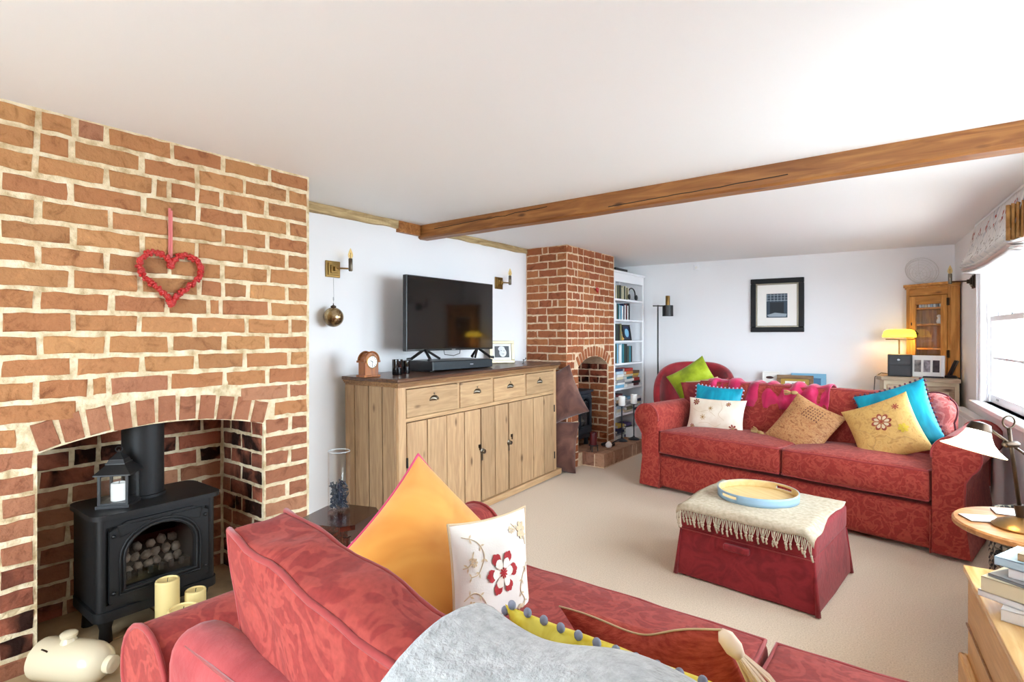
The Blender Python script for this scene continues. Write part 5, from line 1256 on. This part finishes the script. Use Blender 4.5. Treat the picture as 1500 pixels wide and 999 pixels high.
tag(mb.build('woven_diamonds', plain('dark_brocade', (96, 50, 36), .7), bt), kind='stuff')
for a, b, d, sd in ((-1, 1, (-1, -.2, -.6), 1), (-1, -1, (-1, -.2, -.2), 2), (1, -1, (.6, -.2, -1), 3)): tassel(bt, f3(a, b, 1), d, .05, M_ochret, sd)
tr, f4 = cushion('turquoise_cushion', .45, .45, .12, M_turq, orient(on2(.70, .52, .73), n2((-.1, -1, .28)), -22), 'turquoise cushion with pompoms behind the gold cushion', 'turquoise cushions', seed=31); pompoms(tr, f4, 'tlr', 14, .008, M_maroonpom)
gc, f5 = cushion('gold_cushion', .42, .42, .13, M_gold_c, orient(on2(.66, .37, .665), n2((-.05, -1, .42)), -27), 'gold brocade cushion with maroon embroidered flower on the far sofa', seed=35, wr=.008)
petals(gc, f5, .05, .15, .06, .30, 8, .075, M_rustt, 'maroon_petals'); petals(gc, f5, .05, .15, .08, .23, 8, .05, M_beige, 'gold_petals', 0, 1, .0042); petals(gc, f5, .05, .15, 0, .06, 6, .02, M_rustt, 'flower_centre', 0, 1, .005)
petals(gc, f5, .58, .55, 0, .12, 7, .02, M_rustt, 'small_star'); petals(gc, f5, .55, -.2, .02, .16, 6, .05, plain('olive_thread', (196, 166, 40), .6), 'olive_flower')
for pts in ([(-.8, .2), (-.5, 0), (-.3, -.3), (-.5, -.6)], [(.3, .8), (.2, .55), (.35, .4)], [(.0, -.3), (.2, -.5), (.5, -.5), (.7, -.7)]): vine(gc, f5, pts, M_ochret)
cushion('plum_cushion', .42, .36, .13, mottled('plum_damask', [(.4, (116, 34, 40)), (.6, (146, 60, 56))], 9, .7, 3, distort=1.6, rnd=False), orient(on2(-.80, .69, .72), n2((.45, -1, .25)), -8), 'plum red cushion in the left corner of the far sofa', seed=37)
# scalloped cushion at the right end
scu = thing('scalloped_cushion', (0, 0, 0), 0, 'pink damask cushion with scalloped plum piped edge at sofa end', 'cushion'); scu.matrix_world = orient(on2(.80, .70, .72), n2((-.35, -1, .2)), 0)
def scal(u, v, sd):
    a = 2*math.pi*u; r = .205*(1+.075*abs(math.sin(a*4)))*(abs(math.cos(a))**4+abs(math.sin(a))**4)**(-.25)*.98
    k = v; return Vector((r*k*math.cos(a), sd*.055*math.sqrt(max(0, 1-k**3)), r*k*math.sin(a)*.9))
for_ = MB(); 
for sd in (-1, 1): for_.grid(lambda u, v: scal(u, v, sd), 64, 10)
bmesh.ops.remove_doubles(for_.bm, verts=for_.bm.verts[:], dist=.0008); for_.build('cover', M_pinkscal, scu, smooth=True)
MB().tube([scal(k/96, 1, -1)+Vector((0, 0, 0)) for k in range(96)], .006, 6, closed=True).build('piping', M_scalpipe, scu, smooth=True)
# magenta throw over the back
drape('magenta_throw', 'crumpled magenta velvet throw over the back of the far sofa', 'throw', [(1.0, .45), (1.0, .70), (.985, .815), (.93, .85), (.86, .86), (.82, .90), (.76, .925), (.68, .92), (.63, .87), (.60, .78), (.585, .70)], -.78, .23, M_magenta, .008, .034, 6, 90, 90, .03, MS2, 1.9)

# ------------------------------------------------------------------ ottoman, throw and tray
OW, OD, OH = .66, .62, .385
MO = T(-.705, 3.215, 0) @ RZ(-6)
ot = thing('ottoman', (0, 0, 0), 0, 'dark red upholstered ottoman with skirt in the middle of the carpet', 'ottoman'); ot.matrix_world = MO
def flare(o, k=.06):
    for v in o.data.vertices:
        t = max(0, 1-(v.co.z)/.26); v.co.x *= 1+k*t; v.co.y *= 1+k*t
    return o
o = MB().rbox(OW, OD, .26, .012, (0, 0, 0), 10, c=(0, 0, .135), wob=.006, seed=3).build('skirt', M_ott, ot, smooth=40); flare(o)
MB().rbox(OW+.008, OD+.008, OH-.25, .025, (0, 0, .012), 8, c=(0, 0, .25+(OH-.25)/2), wob=.003).build('lid', M_ott, ot, smooth=50)
for sx in (-1, 1):
    for sy in (-1, 1):
        p = MB().tube([(sx*OW*.5, sy*OD*.5, .25), (sx*OW*.53, sy*OD*.53, .006)], .010, 6, radii=[.004, .014]).build('corner_pleat', M_ott, ot, smooth=True)
MB().rbox(.13, .03, .034, .010, (0, 0, 0), 4, c=(-.02, -OD/2-.026, .222)).build('pull_tab', M_ott, ot, smooth=60)
MB().tube([(-OW/2-.004, -OD/2-.006, .252), (OW/2+.004, -OD/2-.006, .252)], .003, 5).build('lid_seam', M_pipe, ot)
def throw_fn(u, v):
    # u across (left to right), v from back edge to front fringe edge
    x = -.345+.69*u; L = .64*v; z = OH+.006; y = .285-L
    fr = -OD/2-.006
    if y < fr: z -= (fr-y)*.93; y = fr-.012-.15*(fr-y)
    if u > .93:
        d = (u-.93)/.07; z -= .06*d*max(0, v-.35); x -= .012*d
    if u < .05: z -= .03*(1-u/.05)*max(0, v-.2)
    n_ = .006*noise.noise((u*5, v*5, 2))+.004*noise.noise((u*12, v*6, 5))
    skew = .05*(1-v)*0
    return Vector((x+.02*noise.noise((1, v*3, 2)), y, z+abs(n_)+.003))
M_throw = mottled('cream_wool', [(.35, (178, 164, 140)), (.65, (202, 189, 166))], 50, .95, 5, rnd=False, bmp=(150, .4, .004))
th = thing('cream_throw', (0, 0, 0), 0, 'cream wool throw with knotted fringe spread over the ottoman', 'throw'); th.matrix_world = MO
solid(MB().grid(throw_fn, 44, 44).build('cloth', M_throw, th, smooth=True), .005, 1)
rr = random.Random(6)
for k in range(40):
    u = .012+.955*k/39; p = throw_fn(u, 1); L = .055+rr.uniform(-.008, .012); a = rr.uniform(-.012, .012)
    mb = MB()
    for q in (-.005, .005): mb.tube([p+Vector((q, 0, 0)), p+Vector((a*.5+q*.7, -.010, -L*.5)), p+Vector((a, -.010, -L*.8))], .0026, 5)
    mb.sphere(p+Vector((a, -.010, -L*.82)), .0065, 7, 5).tube([p+Vector((a, -.010, -L*.82)), p+Vector((a*1.3, -.010, -L)), p+Vector((a*1.3+.004, -.009, -L-.014))], .0045, 5)
    f_ = mb.build('fringe_tassel', M_throw, th, smooth=True); f_['kind'] = 'stuff'
# tray
ty = thing('round_tray', (0, 0, 0), 0, 'round pale blue tray with wooden inside and cut handles on the ottoman', 'tray'); ty.matrix_world = T(-.745, 3.255, OH+.0165) @ RZ(-32)
TR = .205; M_trayin = wood('tray_inside', (206, 172, 112), (226, 196, 140), 'x', .35, .6, knots=False); M_trayblue = plain('tray_blue', (146, 178, 200), .45)
MB().lathe([(TR, 0), (TR, .006), (.001, .006)], 48).build('tray_base', M_trayin, ty)
def rimwall(r0, r1, nm, mat):
    mb = MB(); n = 96; zl = [.0, .018, .034, .046]; V = []; F = []
    for k in range(n):
        a = 2*math.pi*k/n
        for z in zl: V.append((r0*math.cos(a), r0*math.sin(a), z))
    for k in range(n):
        ang = (k+.5)*360/n; hole = min(abs((ang-270+180) % 360-180), abs((ang-90+180) % 360-180)) < 16
        for j in range(3):
            if hole and j == 1: continue
            F.append((k*4+j, ((k+1) % n)*4+j, ((k+1) % n)*4+j+1, k*4+j+1))
    mb.add(V, F); o = mb.build(nm, mat, ty, smooth=True); solid(o, r1, 1 if r1 > 0 else 1); return o
rimwall(TR, .004, 'rim', M_trayblue); rimwall(TR-.0045, .004, 'rim_lining', M_trayin)
for a0 in (90, 270):
    for z in (.018, .034): pass

# ------------------------------------------------------------------ brown floor cushions
cushion('floor_cushion', .52, .50, .20, M_browncor, orient((-2.86, 4.40, .255), (.35, -1, 0), 4), 'dark brown velvet cushion on the floor beside the sideboard end', seed=51, wr=.014)
cushion('floor_cushion', .48, .48, .20, M_browncor, orient((-2.80, 4.40, .715), (.40, -1, .12), -24), 'dark brown velvet cushion balanced on top against the brick chimney', seed=55, wr=.014)

# ------------------------------------------------------------------ red armchair
ac = thing('armchair', (0, 0, 0), 0, 'red velvet tub armchair behind the left end of the far sofa', 'armchair'); ac.matrix_world = T(-1.95, 5.74, 0) @ RZ(14)
M_redv = mottled('red_velvet', [(.35, (128, 12, 26)), (.65, (168, 26, 40))], 6, .6, 4, distort=.8, rnd=False, sheen=.4)
def shell(u, v):
    a = R(-20+220*u); e = 1-abs(2*u-1)**3.0; top = .60+.42*e; z = .30+(top-.30)*v
    rx, ry = .30+.05*v, .27+.06*v
    return Vector((rx*math.cos(a), .05+ry*math.sin(a)+.05*v*e, z))
o = MB().grid(shell, 40, 12).build('back_shell', M_redv, ac, smooth=True); solid(o, .07, 1)
b_ = o.modifiers.new('soft_edges', 'SUBSURF'); b_.levels = 1; b_.render_levels = 1
MB().rbox(.54, .52, .16, .05, (0, .01, .02), 6, c=(0, 0, .40)).build('seat', M_redv, ac, smooth=70); MB().rbox(.52, .50, .08, .02, (0, 0, 0), 4, c=(0, .02, .29)).build('seat_base', M_redv, ac, smooth=60)
for sx in (-1, 1):
    for sy in (-1, 1): MB().tube([(sx*.2, sy*.18, .26), (sx*.24, sy*.22, 0)], .016, 8, radii=[.02, .012]).build('leg', M_mahog, ac, smooth=True)
cushion('lime_cushion', .44, .44, .13, M_lime, orient((-1.93, 5.72, .80), (.05, -1, .30), -34), 'lime green velvet cushion propped corner up on the red armchair', seed=61, wr=.012)
cushion('pale_cushion', .34, .30, .11, M_palegreen, orient((-1.80, 5.58, .72), (-.1, -1, .35), -12), 'pale green cushion in front of the lime one on the armchair', seed=63)

# ------------------------------------------------------------------ side table, lamp and chest by the window wall
TB = Vector((.335, 2.755, .60))
tb = thing('side_table', (TB.x, TB.y, 0), R(10), 'round oak pedestal side table carrying the lit lamp', 'side table')
MB().lathe([(.05, .572), (.243, .574), (.252, .580), (.252, .594), (.246, .60), (.001, .60)], 56).build('top', M_table, tb, smooth=35)
MB().lathe([(.05, .10), (.035, .16), (.022, .25), (.03, .36), (.02, .45), (.045, .56), (.05, .573)], 20).build('pedestal', M_table, tb, smooth=40)
for k in range(3):
    a = R(120*k+50); MB().tube([(.03*math.cos(a), .03*math.sin(a), .16), (.12*math.cos(a), .12*math.sin(a), .09), (.20*math.cos(a), .20*math.sin(a), .018)], .02, 8, radii=[.024, .02, .016]).build('foot', M_table, tb, smooth=True)
def card(x, y, w, h, rz, label):
    t = thing('coaster', (x, y, .6008), R(rz), label, 'coaster'); MB().box(-w/2, w/2, -h/2, h/2, 0, .004, bev=.001).build('board', plain('coaster_board', (92, 74, 62), .6), t); MB().box(-w/2+.001, w/2-.001, -h/2+.001, h/2-.001, .004, .0048).build('face', plain('coaster_face', (214, 206, 196), .35), t)
card(.175, 2.745, .12, .085, 25, 'pale rectangular coaster near the left edge of the round table'); card(.275, 2.90, .12, .085, 8, 'pale rectangular coaster behind the lamp base on the round table')
RT = Vector((.798, .603, 0)); UP = Vector((0, 0, 1))
lp = thing('table_lamp', (.282, 2.70, .601), 0, 'lit bronze swing arm table lamp with white glass bell shade', 'lamp')
B0 = Vector((.282, 2.70, .601)); P0 = Vector((.250, 2.685, .905))-B0
MB().lathe([(.085, 0), (.087, .006), (.078, .012), (.074, .018), (.055, .024), (.05, .030), (.024, .036), (.012, .046)], 36).build('base', plain('lamp_brass', (164, 132, 86), .28, 1), lp, smooth=40)
MB().tube([(0, 0, .03), tuple(P0*.28)], .016, 12, radii=[.017, .016]).build('lower_sleeve', M_bronze, lp, smooth=40); MB().tube([tuple(P0*.26), tuple(P0*1.0), tuple(P0*1.20)], .0065, 10).build('pole', M_bronze, lp, smooth=True)
tp_ = P0*1.20+UP*.02
MB().tube([tuple(tp_+RT*.022*math.cos(R(k*20))+UP*.022*math.sin(R(k*20))) for k in range(18)], .0035, 6, closed=True).build('ring_handle', M_bronze, lp, smooth=True)
MB().tube([tuple(P0-RT*.030), tuple(P0-RT*.02), tuple(P0+RT*.02), tuple(P0+RT*.030)], .012, 12, radii=[.006, .013, .013, .006]).build('pivot', M_bronze, lp, smooth=True)
AE = P0-RT*.112+UP*.080; MB().tube([tuple(AE), tuple(P0), tuple(P0+RT*.16-UP*.114)], .005, 8).build('arm', M_bronze, lp, smooth=True)
MB().sphere(tuple(P0+RT*.165-UP*.118), .015, 12, 8).build('counterweight', M_bronze, lp, smooth=True)
# bell shade hanging from the arm end, tilted
MS = T(*(AE+UP*-.012)) @ Matrix.Rotation(R(-17), 4, RT.cross(UP)) 
MB().lathe([(.008, .014), (.030, .008), (.037, -.012), (.036, -.022), (.03, -.024)], 24, MS).build('shade_cap', M_bronze, lp, smooth=40)
m_opal, nt, b = base('opal_glass'); b.inputs['Base Color'].default_value = lin((255, 248, 232)); b.inputs['Roughness'].default_value = .2
b.inputs['Emission Color'].default_value = lin((255, 236, 196)); b.inputs['Emission Strength'].default_value = .9
o = MB().lathe([(.034, -.018), (.040, -.035), (.052, -.058), (.072, -.078), (.097, -.094)], 40, MS, cap=False).build('shade', m_opal, lp, smooth=True); solid(o, .003, 0)
MB().sphere(tuple((MS @ Vector((0, 0, -.055)))), .022, 14, 10).build('bulb', glow('lamp_bulb', (255, 226, 170), 14), lp, smooth=True)
# woven basket
bs = thing('woven_basket', (.40, 3.15, 0), 0, 'black and white woven basket on the carpet behind the round table', 'basket')
m_wk, nt, b = base('woven_strands'); v = coords(nt, (1, 1, 1), False)
ck_ = node(nt, 'ShaderNodeTexChecker', Scale=42.0); nt.links.new(v, ck_.inputs['Vector']); ck_.inputs['Color1'].default_value = lin((20, 19, 20)); ck_.inputs['Color2'].default_value = lin((150, 140, 122)); nt.links.new(ck_.outputs['Color'], b.inputs['Base Color']); b.inputs['Roughness'].default_value = .7
for k in range(22):
    z = .012+k*.025; r = .148+.020*math.sin(k/21*2.2)
    MB().tube([(r*math.cos(R(a)), r*math.sin(R(a)), z+.004*math.sin(R(a*9+k*180))) for a in range(0, 360, 10)], .0125, 6, closed=True).build('woven_row', m_wk, bs, smooth=True)
MB().lathe([(.14, 0), (.145, .012), (.001, .012)], 24).build('base', M_black, bs)
# pine chest
ch = thing('pine_chest', (0, 0, 0), 0, 'low pine blanket chest with a plain lid under the stacked books', 'chest'); ch.matrix_world = FR
def cb(x0, x1, y0, y1, z0, z1, nm, mat=M_chest, parent=ch, bev=.004): return MB().box(x0, x1, y0, y1, z0, z1, bev=bev).build(nm, mat, parent)
cx0, cx1, cy0, cy1 = -.555, -.04, -5.13, -4.25
lid = None
for k in range(3):
    a, b_ = cx0+(cx1-cx0)*k/3, cx0+(cx1-cx0)*(k+1)/3; cb(a+.0008, b_-.0008, cy0, cy1, .478, .50, 'lid_board', M_chest_top, bev=.003)
cb(cx0+.012, cx1-.005, cy0+.012, cy1-.012, .10, .478, 'body', M_chest); cb(cx0+.006, cx0+.012, cy0+.012, cy1-.012, .30, .306, 'board_joint', M_topedge, bev=.001)
cb(cx0-.012, cx0+.014, cy0-.012, cy1+.012, 0, .19, 'plinth', M_chest, bev=.008); cb(cx0-.012, cx1, cy1-.014, cy1+.012, 0, .19, 'plinth', M_chest, bev=.008); cb(cx0-.012, cx1, cy0-.012, cy0+.014, 0, .19, 'plinth', M_chest, bev=.008)
# books on the chest
z = .5008; rr = random.Random(3)
for (w, d, th_, rz, dx, dy, c, lb) in ((.17, .24, .032, 12, .02, -.03, 'white', 'thick white paperback at the bottom of the stack on the pine chest'), (.19, .26, .018, 30, .0, .0, 'white', 'thin white book second from the bottom on the pine chest'),
        (.18, .25, .042, 26, -.002, .0, 'cream', 'thick cream book in the middle of the chest stack'), (.17, .24, .008, 34, .01, -.01, 'grey', 'glossy grey magazine lying within the chest stack'),
        (.15, .21, .026, 18, .03, .02, 'white', 'plain white paperback above the magazine on the chest'), (.16, .23, .024, 24, .015, .02, 'pale blue', 'pale blue covered book second from the top of the chest stack'), (.14, .20, .020, 20, .045, .02, 'tan', 'pale pink paperback on top of the chest stack')):
    t = book((0, 0, 0), (th_, w, d), c, lb, 'books stacked on the pine chest'); t.matrix_world = T(.285+dx, 2.14+dy, z+th_/2) @ RZ(-rz) @ RY(90) @ RX(0) @ T(0, 0, -d/2); z += th_+.0006
